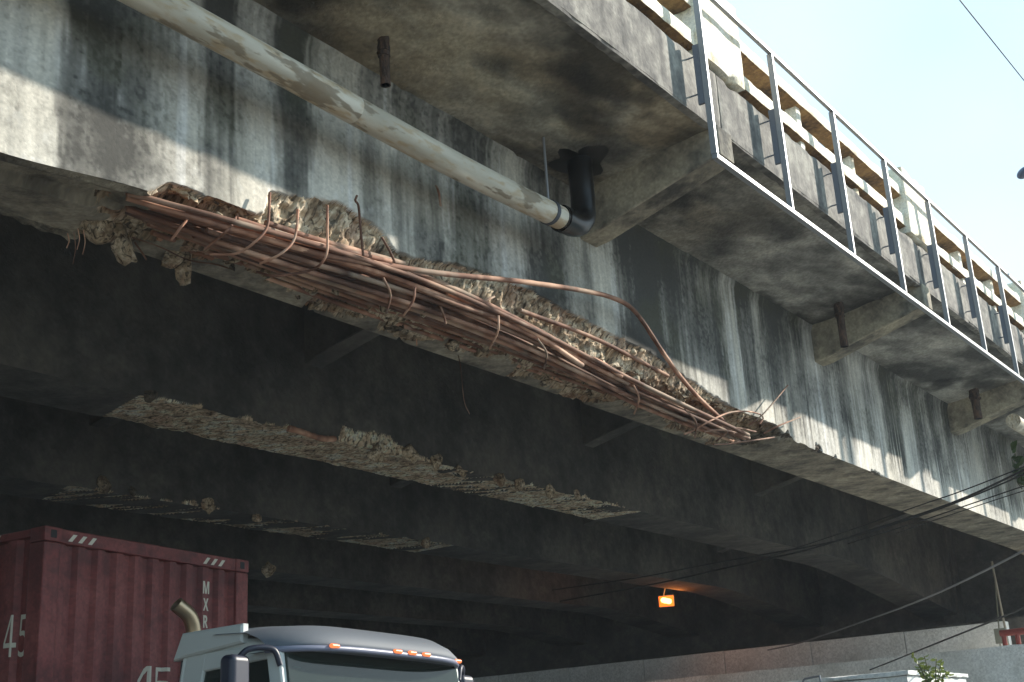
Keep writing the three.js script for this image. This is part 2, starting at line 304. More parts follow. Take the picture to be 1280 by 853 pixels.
// ------------------------------------------------------------ bridge
const BX0 = -13, BX1 = 34, ZEND = -31;
const bridge = thing('overpass_bridge', 'old stained concrete road overpass with broken girders over the truck', 'bridge');
const NG = 8, PITCH = 3.28, GW = 0.76;
const HA = [25.2, 23.4, 25, 26, 27, 27, 27, 27];
const sag = x => -0.11 * ss(4.75, 3.5, x);
function yb(x, k) { const t = x - HA[k]; return YB + (k === 0 ? sag(x) : 0) - (t > 0 ? 0.118 * (t - 1 + Math.exp(-t)) : 0); }
// height above the soffit at which the concrete cover is broken away on the outer face, traced along the face
const BT = [[188, 238], [215, 236], [250, 243], [262, 262], [300, 266], [330, 268], [337, 241], [370, 245], [400, 249], [430, 257], [455, 274], [480, 291], [495, 316], [530, 326], [570, 331], [620, 346], [660, 362], [700, 384], [740, 405], [780, 425], [820, 446], [860, 474], [900, 500], [930, 521], [955, 528], [975, 541], [990, 552]].map(([a, b]) => { const p = onZ(a, b, ZF); return [p.x, p.y - YB]; });
BT.unshift([BT[0][0] - 0.06, -0.05]); BT.push([BT[BT.length - 1][0] + 0.1, -0.05]);
const D = { breaks: [
  { face: x => { let h = lerpTab(BT, x); if (h < 0 && x > 13) h = -0.05 + 0.15 * ss(0.0, 0.3, fb(x * 3.4, 5, 3)) * ss(18.5, 14, x); return h; },
    bottom: (x, q) => ss(4.5, 4.9, x + 0.5 * fb(x * 4, q * 6, 3)) * ss(13.9, 13.2, x + 0.6 * fb(x * 3, q * 5 + 8, 3)) * (q > 0.4 ? ss(0.66, 0.6, q + 0.3 * fb(x * 4, 2, 4)) : 1),
    depth: 0.08, lift: 0.105, f0: 3.2, f1: 18.6, step: 0.015 },
  { face: x => { const e = ss(7.3, 7.6, x) * ss(16.2, 15.2, x); const big = 0.16 * ss(9.85, 9.95, x) * ss(11.4, 10.6, x); return -0.03 + e * (big + 0.085 * Math.max(0, fb(x * 5, 3, 4) + 0.18)); },
    bottom: (x, q) => { const e = ss(7.2, 7.5, x - q * 0.3) * ss(16.6, 15.4, x); const st = fb(x * 1.4 + q * 0.9, q * 1.2, 3) + 0.75 - 0.1 * Math.max(0, x - 9); return e * ss(-0.05, 0.12, st + (0.2 + 0.4 * ss(10.5, 13, x)) * (fb((x + q * 0.5 + 0.25 * n2(x * 2, q * 2)) * 8, q * 1.3, 2) + 0.7 * fb((x + q * 0.6) * 23, q * 2, 2)) * 1.6); },
    depth: 0.025, lift: 0.014, f0: 6.5, f1: 17, step: 0.022 },
  { face: x => { const e = ss(9.2, 9.5, x) * ss(16.4, 15.4, x); return -0.04 + e * 0.12 * Math.max(0, fb(x * 4.3 + 31, 7, 4) + 0.1); },
    bottom: (x, q) => { const e = ss(9.0, 9.3, x - q * 0.3) * ss(16.6, 15.6, x); const st = fb(x * 1.3 + q * 0.9 + 50, q * 1.1, 3) + 0.05; return e * ss(-0.05, 0.12, st + 0.9 * (fb((x + q * 0.5) * 7, q * 1.2 + 9, 2) + 0.7 * fb((x + q * 0.6) * 21, q * 2, 2))) * 0.9; },
    depth: 0.022, lift: 0.012, f0: 8.4, f1: 17, step: 0.026 },
] };
function subset(g, tris, color) {
  const map = new Map(), P = g.attributes.position, N = g.attributes.normal, U = g.attributes.uv, pos = [], nor = [], uv = [], idx = [];
  for (const v of tris) { let k = map.get(v); if (k === undefined) { k = pos.length / 3; map.set(v, k); pos.push(P.getX(v), P.getY(v), P.getZ(v)); nor.push(N.getX(v), N.getY(v), N.getZ(v)); color ? uv.push(P.getX(v), P.getY(v) - P.getZ(v)) : uv.push(U.getX(v), U.getY(v)); } idx.push(k); }
  const o = new THREE.BufferGeometry(); o.setAttribute('position', new THREE.Float32BufferAttribute(pos, 3)); o.setAttribute('normal', new THREE.Float32BufferAttribute(nor, 3)); o.setAttribute('uv', new THREE.Float32BufferAttribute(uv, 2)); o.setIndex(idx);
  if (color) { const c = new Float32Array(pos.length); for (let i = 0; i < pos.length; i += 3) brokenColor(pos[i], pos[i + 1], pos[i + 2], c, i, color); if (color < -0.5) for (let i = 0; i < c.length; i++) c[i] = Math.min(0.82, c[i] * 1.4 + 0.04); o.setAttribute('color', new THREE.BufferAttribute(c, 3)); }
  return o;
}
function grid(xs, rows, fn, flip) {
  const nr = rows.length, pos = new Float32Array(xs.length * nr * 3), uv = new Float32Array(xs.length * nr * 2), m = new Float32Array(xs.length * nr), idx = [];
  xs.forEach((x, i) => rows.forEach((q, j) => { const o = fn(x, q), k = i * nr + j; pos.set([o[0], o[1], o[2]], k * 3); uv.set([o[3], o[4]], k * 2); m[k] = o[5] || 0; }));
  for (let i = 0; i < xs.length - 1; i++) for (let j = 0; j < nr - 1; j++) { const a = i * nr + j, b = a + 1, c = a + nr, d = c + 1; flip ? idx.push(a, c, b, b, c, d) : idx.push(a, b, c, b, d, c); }
  const g = new THREE.BufferGeometry(); g.setAttribute('position', new THREE.BufferAttribute(pos, 3)); g.setAttribute('uv', new THREE.BufferAttribute(uv, 2)); g.setIndex(idx); g.computeVertexNormals(); return { g, m, idx };
}
function splitMask({ g, m, idx }) { const a = [], b = []; for (let i = 0; i < idx.length; i += 3) { const s = (m[idx[i]] + m[idx[i + 1]] + m[idx[i + 2]]) / 3 > 0.4; (s ? b : a).push(idx[i], idx[i + 1], idx[i + 2]); } return [a, b]; }
const girders = [];
for (let k = 0; k < NG; k++) {
  const zf = ZF - k * PITCH, B = D.breaks[k], xs = [];
  for (let x = BX0; x < (B ? B.f0 : BX1); x += 0.4) xs.push(x);
  if (B) { for (let x = B.f0; x < B.f1; x += B.step) xs.push(x); for (let x = B.f1; x <= BX1; x += 0.2) xs.push(x); }
  const zs = zf;
  const seed = k * 31.7;
  const faceMask = (x, h) => { if (!B) return 0; const t = B.face(x) + 0.028 * fb(x * 11, h * 14 + seed, 3); return t > -0.02 ? ss(-0.008, 0.008, t - h) : 0; };
  const botMask = (x, q) => B ? B.bottom(x, q) : 0;
  const wave = (x, y) => 0.006 * fb(x * 0.8, y * 1.4 + seed, 3);
  const d1 = (x, h) => { const m = faceMask(x, h); return m ? m * (B.depth * (0.45 + 0.7 * ss(B.face(x), B.face(x) - 0.2, h)) + 0.022 * n3(x * 7, h * 7, seed) + 0.02 * facet(x * 11, h * 13) + 0.013 * facet(x * 25 + 5, h * 28)) * (B.depth > 0.05 ? 1 : 0.6) : 0; };
  const d2 = (x, q) => { const m = botMask(x, q); return m ? m * (B.lift * (k ? 1 : 1 - 0.75 * ss(0.2, 0.6, q)) + (k ? 0.28 : 1) * (0.035 * n3(x * 6, q * 8, seed + 3) + 0.028 * facet(x * 5 + 7, q * 9) + 0.014 * facet(x * 20, q * 24 + 3))) : 0; };
  const ledge = (x, q) => k === 0 ? ss(4.7, 4.45, x) * (-0.012 * ss(0.0, 0.08, q) + 0.055 * ss(0.085, 0.105, q) - 0.065 * ss(0.33, 0.36, q) + 0.012 * fb(x * 3, q * 6, 3)) : 0;
  const hs = []; for (let y = 6.72; y > YB + 0.62; y -= 0.12) hs.push(y - YB); for (let h = 0.6; h > 0.004; h -= (k ? 0.03 : 0.0145)) hs.push(h); hs.push(0);
  if (!B) { hs.length = 0; hs.push(1.62, 1.1, 0.5, 0.1, 0); }
  const fillet = h => 0.045 * Math.pow(clamp((h - 1.46) / 0.14), 2);
  const face = grid(xs, hs, (x, h) => { const Y0 = yb(x, k), y = h > 0.62 ? YB + h : Y0 + h + d2(x, 0) * Math.max(0, 1 - h / 0.12), z = zs - d1(x, h) + wave(x, h) + (k === 0 ? fillet(h) : 0); return [x, y, z, k ? x : (x - FX0) / (FX1 - FX0), k ? y : (y - FY0) / (FY1 - FY0), faceMask(x, h)]; });
  const qs = []; const dq = B ? (k ? 0.035 : 0.017) : 0.38; for (let q = 0; q < GW - 1e-3; q += dq) qs.push(q); qs.push(GW);
  const bot = grid(xs, qs, (x, q) => [x, yb(x, k) - (k ? 0 : sag(x) * q / GW) + d2(x, q) + ledge(x, q), zs - q - d1(x, 0) * Math.max(0, 1 - q / 0.14) + wave(x, 0) * (1 - q / GW) - (q > GW - 0.02 && B ? 0 : 0), x, q, botMask(x, q)]);
  const back = grid(xs, [0, 0.4, 1.62], (x, h) => [x, h > 0.5 ? YB + h : yb(x, k) - (k ? 0 : sag(x)) + h + (h === 0 ? d2(x, GW) : 0), zs - GW, x, h, 0]);
  const [fa, fbk] = splitMask(face), [ba, bbk] = splitMask(bot);
  const G = mesh('girder', subset(face.g, fa), k ? M.soot : M.face, bridge, k === 0 ? 'outer girder with streaked face and torn lower corner' : k < 3 ? 'dark inner girder with flaked bottom' : undefined);
  girders.push(G);
  mesh('girder_bottom', subset(bot.g, ba), k === 0 ? M.girderBottom : M.soot, G);
  mesh('girder_inner_face', back.g, M.soot, G);
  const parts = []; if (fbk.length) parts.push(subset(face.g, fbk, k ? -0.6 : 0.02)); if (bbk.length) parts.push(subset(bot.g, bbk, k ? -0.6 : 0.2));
  if (parts.length) { const bm = mesh('broken_concrete', mergeGeometries(parts), M.broken, G, 'rough pale broken concrete where the cover fell off'); if (k) bm.userData.kind = 'stuff'; }
}
const outer = girders[0];

// deck slab: flat between the girders, tapering over the overhang
{
  const xs = []; for (let x = BX0; x <= BX1; x += 0.05) xs.push(x);
  const zz = []; for (let i = 0; i <= 26; i++) zz.push(i / 26);
  const J = [5.1, 6.9, 8.4, 11.4, 13.0, 16.6, 18.4, 22];
  const un = grid(xs, zz, (x, t) => { const z = mix(-5.55, -4.05, t); let y = mix(6.665, 6.85, ss(0.05, 1, t) * 0.4 + t * 0.6) + 0.014 * fb(x * 1.7, z * 3, 4) + 0.005 * fb(x * 9, z * 9, 3); let o = 0; for (const j of J) { if (x > j + 0.05 * n2(z * 3, j)) o = 0.006 * n2(j * 3.3, 1); y -= 0.009 * Math.exp(-Math.pow((x - j - 0.03 * n2(z * 4, j)) / 0.02, 2)); } return [x, y + o, z, (x - FX0) / (FX1 - FX0), (z + 5.55) / 2]; });
  const slab = mesh('deck_slab', prism([[-4.3, 6.93], [-4.3, 7.39], [ZEND, 7.39], [ZEND, 6.69], [-5.5, 6.69]], BX0, BX1), M.slabUnder, bridge);
  mesh('overhang_soffit', un.g, M.soffit, slab);
}
const BR = []; for (let k = -3; k <= 3; k++) BR.push(9.52 + 5.28 * k);
// edge beam, one length per bay
for (let i = 0; i < BR.length; i++) mesh('edge_beam', rough(BR[i] + 0.004, (BR[i + 1] ?? BX1) - 0.004, 6.825, 7.4, -4.13, -4.05, 0.04, 0.003, 0.010), M.fascia, bridge);
// cantilever brackets
for (const x of BR) {
  const g = prism([[-5.5, 6.22], [-5.3, 6.245], [-4.035, 6.60], [-4.035, 6.86], [-4.1, 6.9], [-5.5, 6.75]], x - 0.14, x + 0.14, 0.012);
  mesh('bracket', g, M.bracket, bridge);
}
// cross beams between the girders, in line with the brackets
for (let k = 0; k < 3; k++) for (const x of BR) { if (x < -2 || x > 27) continue; const z1 = ZF - k * PITCH - GW + 0.02, z0 = ZF - (k + 1) * PITCH - 0.02; const zm = (z0 + z1) / 2; mesh('cross_beam', prism([[z1, 5.82], [zm + 0.5, 6.0], [zm - 0.5, 6.0], [z0, 5.82], [z0, 6.72], [z1, 6.72]], x - 0.13, x + 0.13, 0.012), M.soot, bridge); }
// end diaphragm over the abutment and the pilaster on the second girder
mesh('end_diaphragm', box(30.6, 31.2, 4.1, 6.72, ZEND, ZF - 0.3), M.soot, bridge);
mesh('girder_end_rib', box(30.1, 30.5, 4.1, 6.7, ZF - PITCH - 0.3, ZF - PITCH + 0.06), M.soot, bridge);
// parapet
const PX = BR.map(x => x + 0.1);
for (let i = 0; i < PX.length; i++) {
  const c = PX[i]; if (c < 3) continue;
  mesh('parapet_post', rough(c - 0.42, c + 0.42, 7.43, 8.27, -4.38, -4.0, 0.045, 0.006, 0.02), M.paint, bridge);
  const e = (PX[i + 1] ?? BX1 + 0.4) - 0.42, s = c + 0.42;
  mesh('parapet_rail', rough(s, e, 7.506, 7.66, -4.22, -4.055, 0.035, 0.003, 0.012), M.paint, bridge, 'lower painted parapet rail');
  const up = mesh('parapet_rail', rough(s, e, 7.886, 8.03, -4.22, -4.05, 0.035, 0.004, 0.014), M.paint, bridge, 'upper painted parapet rail');
  for (const [yy, zz] of [[7.499, -4.056], [7.879, -4.051]]) { // weathered underside strip with ragged front edge; shade and bounce painted into its brown
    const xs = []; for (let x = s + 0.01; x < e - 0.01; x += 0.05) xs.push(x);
    mesh('shade_brown_underside', grid(xs, [0, 0.35, 1], (x, q) => [x, yy - 0.003 - 0.006 * Math.max(0, fb(x * 5, yy, 3)) + (q === 0 ? 0.012 + 0.012 * fb(x * 6, 9 + yy, 3) : 0), q === 0 ? zz + 0.007 : mix(zz + 0.005, -4.222, q), x, q * 0.17]).g, M.railUnder, up);
  }
  for (const f of [1, 2]) { const x = s + (e - s) * f / 3; mesh('parapet_baluster', rough(x - 0.06, x + 0.06, 7.38, 7.9, -4.2, -4.08, 0.05, 0.004, 0.015), M.paint, bridge); }
}

// ------------------------------------------------------------ reinforcement torn out of the outer girder
function bar(pp, r, o = {}) { // pp: [px, py, z]
  const pts = pp.map(([a, b, z]) => onZ(a, b, z));
  return mesh(o.name || 'rebar', tube(pts, r, { rad: o.rad || 9, seg: o.seg || pts.length * 14, wob: o.wob ?? 0.07, color: rustColor }), M.rust, outer, o.label);
}
const R1 = 0.0205, R2 = 0.018, R3 = 0.0085;
bar([[165, 247, -5.78], [200, 257, -5.6], [235, 268, -5.5], [300, 290, -5.46], [360, 308, -5.43], [410, 320, -5.40], [490, 333, -5.36], [560, 343, -5.32], [650, 352, -5.28], [726, 363, -5.26], [765, 372, -5.26], [788, 384, -5.27], [804, 403, -5.29], [828, 440, -5.33], [852, 473, -5.38], [876, 500, -5.43], [905, 527, -5.5]], R1, { label: 'long bar bowed far out from the girder face', seg: 160 });
// the main bundle: near-parallel bars sagging in the torn lower corner
{
  const C = [[120, 240], [200, 267], [330, 308], [480, 354], [600, 398], [700, 444], [800, 494], [900, 538], [950, 556]], HW = [[120, 10], [200, 15], [330, 23], [480, 25], [600, 20], [700, 16], [800, 14], [900, 9], [950, 6]];
  const r = rng(5), N = 12;
  for (let i = 0; i < N; i++) {
    const t0 = -1 + 2 * i / (N - 1), t1 = clamp(t0 + (r() - 0.5) * 0.4, -1, 1), xa = i % 4 === 2 ? 230 + 60 * r() : 158, xb = i % 5 === 3 ? 640 + 160 * r() : 905 + 40 * r(), pp = [];
    for (let j = 0; j <= 6; j++) {
      const px = mix(xa, xb, j / 6), f = (px - 128) / 800, t = mix(t0, t1, sm(clamp(f))) + 0.05 * Math.sin(f * 5 + i * 2.1);
      const dive = px < 225 ? (225 - px) / 60 * 0.17 : 0;
      pp.push([px, lerpTab(C, px) + lerpTab(HW, px) * t + 0.8 * Math.sin(f * 6 + i), -5.355 - 0.10 * (t + 1) - 0.05 * (i % 3) - dive - (px > 870 ? (px - 870) / 60 * 0.04 : 0)]);
    }
    bar(pp, i % 3 ? R1 : R2, { seg: 110, wob: 0.06 });
  }
  for (let i = 0; i < 5; i++) { // deeper layer over the bottom
    const z = -5.70 - i * 0.07, pts = [], xa = 4.75 + 0.1 * i, xb = 12.4 - 0.5 * i - 0.6 * r();
    for (let j = 0; j <= 6; j++) { const x = mix(xa, xb, j / 6); pts.push(V(x, YB + 0.035 + 0.02 * n2(x * 0.6 + i * 5, i), z + 0.02 * n2(x * 0.6, i * 3.3))); }
    mesh('rebar', tube(pts, R2, { seg: 110, rad: 8, wob: 0.1, color: rustColor }), M.rust, outer);
  }
}
bar([[332, 279, -5.46], [400, 301, -5.43], [505, 330, -5.43]], R1);
bar([[296, 274, -5.47], [390, 304, -5.43], [488, 327, -5.42]], R2);
bar([[515, 357, -5.42], [580, 384, -5.40], [650, 405, -5.40]], R2, { label: 'bar snapped off short in the bundle' });
bar([[560, 366, -5.42], [660, 412, -5.39], [728, 457, -5.39]], R1, { label: 'bar snapped off short in the bundle' });
bar([[690, 434, -5.41], [745, 450, -5.38], [777, 471, -5.36]], R2, { label: 'bar snapped off short in the bundle' });
bar([[500, 336, -5.42], [560, 358, -5.39], [640, 396, -5.38], [740, 450, -5.38], [830, 496, -5.41], [905, 530, -5.46]], R1);
bar([[650, 388, -5.47], [745, 424, -5.45], [835, 470, -5.48]], R2, { label: 'upper bar still half held by the face' });
// stirrups
const ST = (a) => bar(a.map(([x, y, z]) => [x, y, z > -5.47 ? z + 0.07 : z]), R3, { name: 'stirrup', rad: 7, seg: 36, wob: 0.12 });
ST([[337, 241, -5.43], [336, 262, -5.41], [333, 285, -5.40], [318, 303, -5.43], [295, 317, -5.5], [262, 318, -5.62]]);
ST([[372, 262, -5.46], [371, 282, -5.42], [366, 302, -5.41], [350, 318, -5.44], [325, 330, -5.52]]);
ST([[409, 257, -5.46], [409, 285, -5.42], [409, 312, -5.39], [404, 326, -5.42], [388, 338, -5.48], [345, 345, -5.6], [320, 340, -5.7]]);
ST([[446, 245, -5.43], [444, 251, -5.41], [448, 258, -5.42], [451, 290, -5.41], [454, 320, -5.40]]);
ST([[477, 297, -5.45], [486, 312, -5.41], [494, 329, -5.40]]);
ST([[244, 262, -5.5], [226, 284, -5.5], [214, 300, -5.58]]);
ST([[297, 268, -5.5], [286, 286, -5.46], [270, 300, -5.5], [256, 312, -5.58]]);
ST([[545, 232, -5.42], [548, 240, -5.4], [551, 258, -5.42]]);
ST([[410, 352, -5.6], [450, 346, -5.56], [476, 338, -5.5]]);
ST([[425, 360, -5.66], [460, 354, -5.6], [505, 342, -5.5]]);
ST([[455, 372, -5.66], [500, 365, -5.6], [540, 352, -5.5]]);
ST([[575, 376, -5.5], [600, 378, -5.45], [618, 371, -5.45]]);
ST([[548, 378, -5.48], [554, 392, -5.47], [557, 405, -5.5]]);
ST([[856, 543, -5.52], [868, 538, -5.5], [885, 528, -5.46], [912, 516, -5.44], [938, 515, -5.43], [954, 521, -5.44], [950, 530, -5.46]]);
ST([[936, 532, -5.47], [955, 517, -5.40], [985, 482, -5.36]]);
ST([[955, 542, -5.47], [975, 532, -5.4], [1000, 522, -5.38]]);
ST([[892, 556, -5.55], [912, 555, -5.5], [940, 551, -5.46], [968, 547, -5.47]]);
ST([[880, 540, -5.5], [905, 538, -5.45], [935, 545, -5.47]]);
ST([[895, 552, -5.55], [918, 536, -5.46], [945, 540, -5.46]]);
{
  const r = rng(61);
  for (let i = 0; i < 6; i++) { const px = 420 + 480 * r(), py = lerpTab([[420, 340], [600, 398], [700, 444], [800, 494], [900, 536]], px), d = 14 + 16 * r(), k = (r() - 0.5) * 30; ST([[px - k, py - d * 0.5, -5.41 - 0.05 * r()], [px, py + d * 0.2, -5.45], [px + k * 0.6 - 10, py + d, -5.6 - 0.1 * r()]]); }
}
bar([[165, 297, -6.05], [200, 309, -6.0], [235, 325, -5.98], [270, 331, -5.98], [300, 340, -6.0]], 0.005, { name: 'tie_wire', rad: 6, wob: 0.05 });
bar([[168, 303, -6.0], [176, 314, -5.98], [183, 325, -5.98]], 0.006, { name: 'tie_wire', rad: 6, wob: 0.05 });
bar([[567, 425, -6.1], [575, 455, -6.08], [580, 500, -6.06], [587, 518, -6.02]], 0.004, { name: 'tie_wire', rad: 6, wob: 0.05 });
bar([[520, 416, -6.1], [521, 432, -6.1]], 0.006, { name: 'tie_wire', rad: 6, wob: 0.05 });
for (const [a, b, c] of [[92, 290, 40], [97, 286, 26], [84, 292, 18], [104, 288, 30]]) bar([[a, b, -6.02], [a + 2, b + c * 0.5, -6.02], [a - 1, b + c, -6.0]], 0.003, { name: 'tie_wire', rad: 5, wob: 0.1 });
// sheet of cover concrete peeling off the bottom, and pieces still hanging by the steel
{
  const a = onZ(-60, 232, -6.4), b = onZ(97, 291, -6.4);
  const n = 26, xs = []; for (let i = 0; i <= n; i++) xs.push(i / n);
  const rows = []; for (let j = 0; j <= 10; j++) rows.push(j / 10);
  const th = 0.035, end = t => 1 - 0.05 * Math.max(0, n2(t * 9, 3));
  const P = (t, q, low) => { const u = t * end(q); return [mix(a.x, b.x, u), mix(a.y, b.y, u) - 0.02 * (1 - q) + 0.012 * n2(u * 9, q * 5) - (low ? th * (0.7 + 0.5 * n2(u * 12, q * 9)) : 0), a.z + (q - 0.5) * 0.1 + 0.03 * n2(u * 8, q), u * 1.5, q * 0.4]; };
  const top = grid(xs, rows, (t, q) => P(t, q, false), true).g, low = grid(xs, rows, (t, q) => P(t, q, true)).g;
  const e1 = grid(xs, [0, 1], (t, q) => P(t, 1, q === 1), true).g, e2 = grid(xs, [0, 1], (t, q) => P(t, 0, q === 1)).g, e3 = grid(rows, [0, 1], (t, q) => P(1, t, q === 1)).g;
  mesh('peeling_slab', mergeGeometries([top, low, e1, e2, e3]), M.bracket, outer, 'sheet of concrete cover peeling off the bottom');
  const put = (px, py, z, sx, sy, sz, s, rz) => { const m = mesh('hanging_chunk', chunk(sx, sy, sz, s), M.broken, outer); m.position.copy(onZ(px, py, z)); m.rotation.z = rz; };
  put(125, 286, -6.05, 0.14, 0.075, 0.12, 2.3, -0.3); put(152, 302, -6.03, 0.075, 0.12, 0.08, 6.1, 0.55); put(212, 326, -6.08, 0.07, 0.05, 0.08, 3.9, 0.1); put(231, 337, -6.06, 0.045, 0.115, 0.06, 9.4, 0.06);
  // pieces of concrete still wedged between the bars and along the torn edge
  const r = rng(21);
  for (let i = 0; i < 46; i++) { const x = mix(4.9, 13.2, r()), q = 0.05 + 0.65 * r(), s = 0.02 + 0.035 * r(); const m = mesh('concrete_crumb', chunk(s * (1 + r()), s * 0.7, s, i * 3.1, 2), M.broken, outer); m.position.set(x, YB + 0.03 + 0.05 * r() - 0.05 * q, ZF - q); m.rotation.set(r() * 3, r() * 3, r()); }
}
// a corroded bar left in the second girder's big patch
mesh('rebar', tube([onZ(360, 536, -8.72), onZ(380, 541, -8.69), onZ(400, 548, -8.69), onZ(418, 549, -8.7)], 0.03, { seg: 30, wob: 0.25, color: rustColor }), M.rust, girders[1]);
// lumps of fresh broken concrete along the edges of the inner girders' patches
for (const [k, arr] of [[1, [[186, 495, 14], [470, 565, 16], [515, 570, 22], [545, 577, 14], [575, 588, 12], [622, 600, 14], [648, 606, 14], [688, 612, 14], [722, 620, 10]]], [2, [[132, 606, 14], [165, 614, 9], [262, 634, 14], [320, 648, 10], [532, 680, 13]]], [3, [[335, 714, 17]]]])
  for (const [px, py, s] of arr) { const z = ZF - k * PITCH, p = onZ(px, py, z), r = s / 1664 * p.distanceTo(camera.position); const m = mesh('concrete_lump', chunk(r * 0.75, r * 0.6, r * 0.3, px * 0.1, 3), M.broken, girders[k]); m.position.copy(p); }

// ------------------------------------------------------------ drain pipes
{
  const t = thing('drain_pipe', 'long grimy white drain pipe hung under the overhang with black elbow', 'pipe');
  const A = V(1.0, 6.05, -5.1), B = V(8.55, 6.06, -5.1), n = 0.095;
  const pts = [A, V(3, 6.062, -5.1), V(5, 6.055, -5.1), V(7, 6.03, -5.1), B];
  const g = tube(pts, n, { seg: 80, rad: 28 }); g.attributes.uv.array.forEach((v, i, a) => { if (i % 2 === 0) a[i] = v / 5; });
  mesh('pipe', g, M.pvc, t);
  mesh('elbow', tube([V(8.5, 6.06, -5.1), V(8.72, 6.07, -5.1), V(8.86, 6.15, -5.1), V(8.9, 6.3, -5.1), V(8.9, 6.5, -5.1), V(8.9, 6.72, -5.1)], 0.104, { seg: 60, rad: 24, wob: 0.03 }), M.black, t, 'glossy black tarred elbow');
  mesh('coupling', tube([V(8.33, 6.057, -5.1), V(8.37, 6.057, -5.1)], 0.103, { seg: 2, rad: 24 }), M.steelDark, t);
  mesh('collar', tube([V(8.52, 6.06, -5.1), V(8.58, 6.062, -5.1)], 0.112, { seg: 2, rad: 24 }), M.black, t);
  mesh('hanger_rod', tube([V(8.35, 6.1, -5.1), V(8.35, 6.74, -5.1)], 0.011, { seg: 2 }), M.steel, t);
  mesh('hanger_rod', tube([V(3.4, 6.1, -5.1), V(3.4, 6.74, -5.1)], 0.011, { seg: 2 }), M.steel, t);
  { // bitumen daubed on the slab round the pipe
    const xs = [], g = []; for (let i = 0; i <= 40; i++) xs.push(i / 40); for (let j = 0; j <= 6; j++) g.push(j / 6);
    mesh('tar_patch', grid(xs, g, (u, q) => { const a = u * Math.PI * 2, r = q * (0.24 + 0.09 * n2(Math.cos(a) * 2 + 5, Math.sin(a) * 2)); return [8.9 + r * 1.1 * Math.cos(a), (() => { const tt = (0.45 + r * Math.sin(a)) / 1.5; return mix(6.665, 6.85, ss(0.05, 1, tt) * 0.4 + tt * 0.6) - 0.012 - 0.01 * (1 - q); })(), -5.1 + r * Math.sin(a), r, u]; }, true).g, M.black, t);
  }
  const u = thing('drain_pipe', 'white drain pipe starting beyond the farthest bracket in view', 'pipe');
  const g2 = tube([V(20.35, 6.33, -4.6), V(23, 6.31, -4.6), V(30, 6.25, -4.6)], 0.11, { seg: 40, rad: 20 });
  mesh('pipe', g2, M.pvc, u); mesh('hanger_rod', tube([V(22, 6.35, -4.6), V(22, 6.85, -4.6)], 0.011, { seg: 2 }), M.steel, u);
  const spout = (x, z, len, r, label) => {
    const s = thing('drain_spout', label, 'drain', 'rusty drain spouts under the overhang');
    mesh('tube', tube([V(x, 6.76, z), V(x + 0.005, 6.72 - len, z)], r, { seg: 20, rad: 16, wob: 0.04, closed: false }), M.rustPipe, s);
    mesh('bore', tube([V(x, 6.7, z), V(x + 0.005, 6.722 - len, z)], r * 0.82, { seg: 4, rad: 14, closed: false }), M.blackMatt, s);
    mesh('flange', tube([V(x, 6.62, z), V(x, 6.58, z)], r * 1.22, { seg: 6, rad: 16, wob: 0.3 }), M.rustPipe, s);
    mesh('crust', tube([V(x, 6.76, z), V(x, 6.62, z)], r * 1.12, { seg: 14, rad: 16, wob: 0.3 }), M.rustPipe, s);
  };
  spout(6.34, -5.1, 0.36, 0.036, 'short rusty drain spout above the long white pipe');
  spout(14.3, -4.92, 0.5, 0.045, 'thin rusty drain spout in front of the middle bracket');
  spout(19.65, -4.92, 0.42, 0.06, 'thick dark drain spout in front of the farthest bracket');
}

// ------------------------------------------------------------ steel frame railing fixed outside the edge beam
{
  const t = thing('steel_railing', 'grey galvanised steel frame railing fixed outside the deck edge', 'railing');
  const z = -3.9, y0 = 6.375, y1 = 7.985;
  mesh('top_rail', box(8.95, 33.5, y1 - 0.04, y1, z - 0.02, z + 0.02, 0.005), M.steel, t);
  mesh('bottom_rail', box(8.95, 33.5, y0 - 0.022, y0 + 0.022, z - 0.025, z + 0.025, 0.005), M.steel, t);
  for (let i = 0; i < 17; i++) {
    const x = 8.97 + 1.5 * i;
    const p = mesh('post', box(x - 0.02, x + 0.02, y0 + 0.024, y1 - 0.041, z - 0.03, z + 0.022, 0.004), M.steel, t);
    mesh('wall_angle', box(x - 0.012, x + 0.012, 6.86, 7.4, -3.99, z - 0.031, 0.004), M.steelMid, p);
    for (const y of [6.96, 7.3]) mesh('bolt', tube([V(x, y, -4.06), V(x, y, -3.98)], 0.008, { seg: 1, rad: 6 }), M.steelMid, p);
  }
}

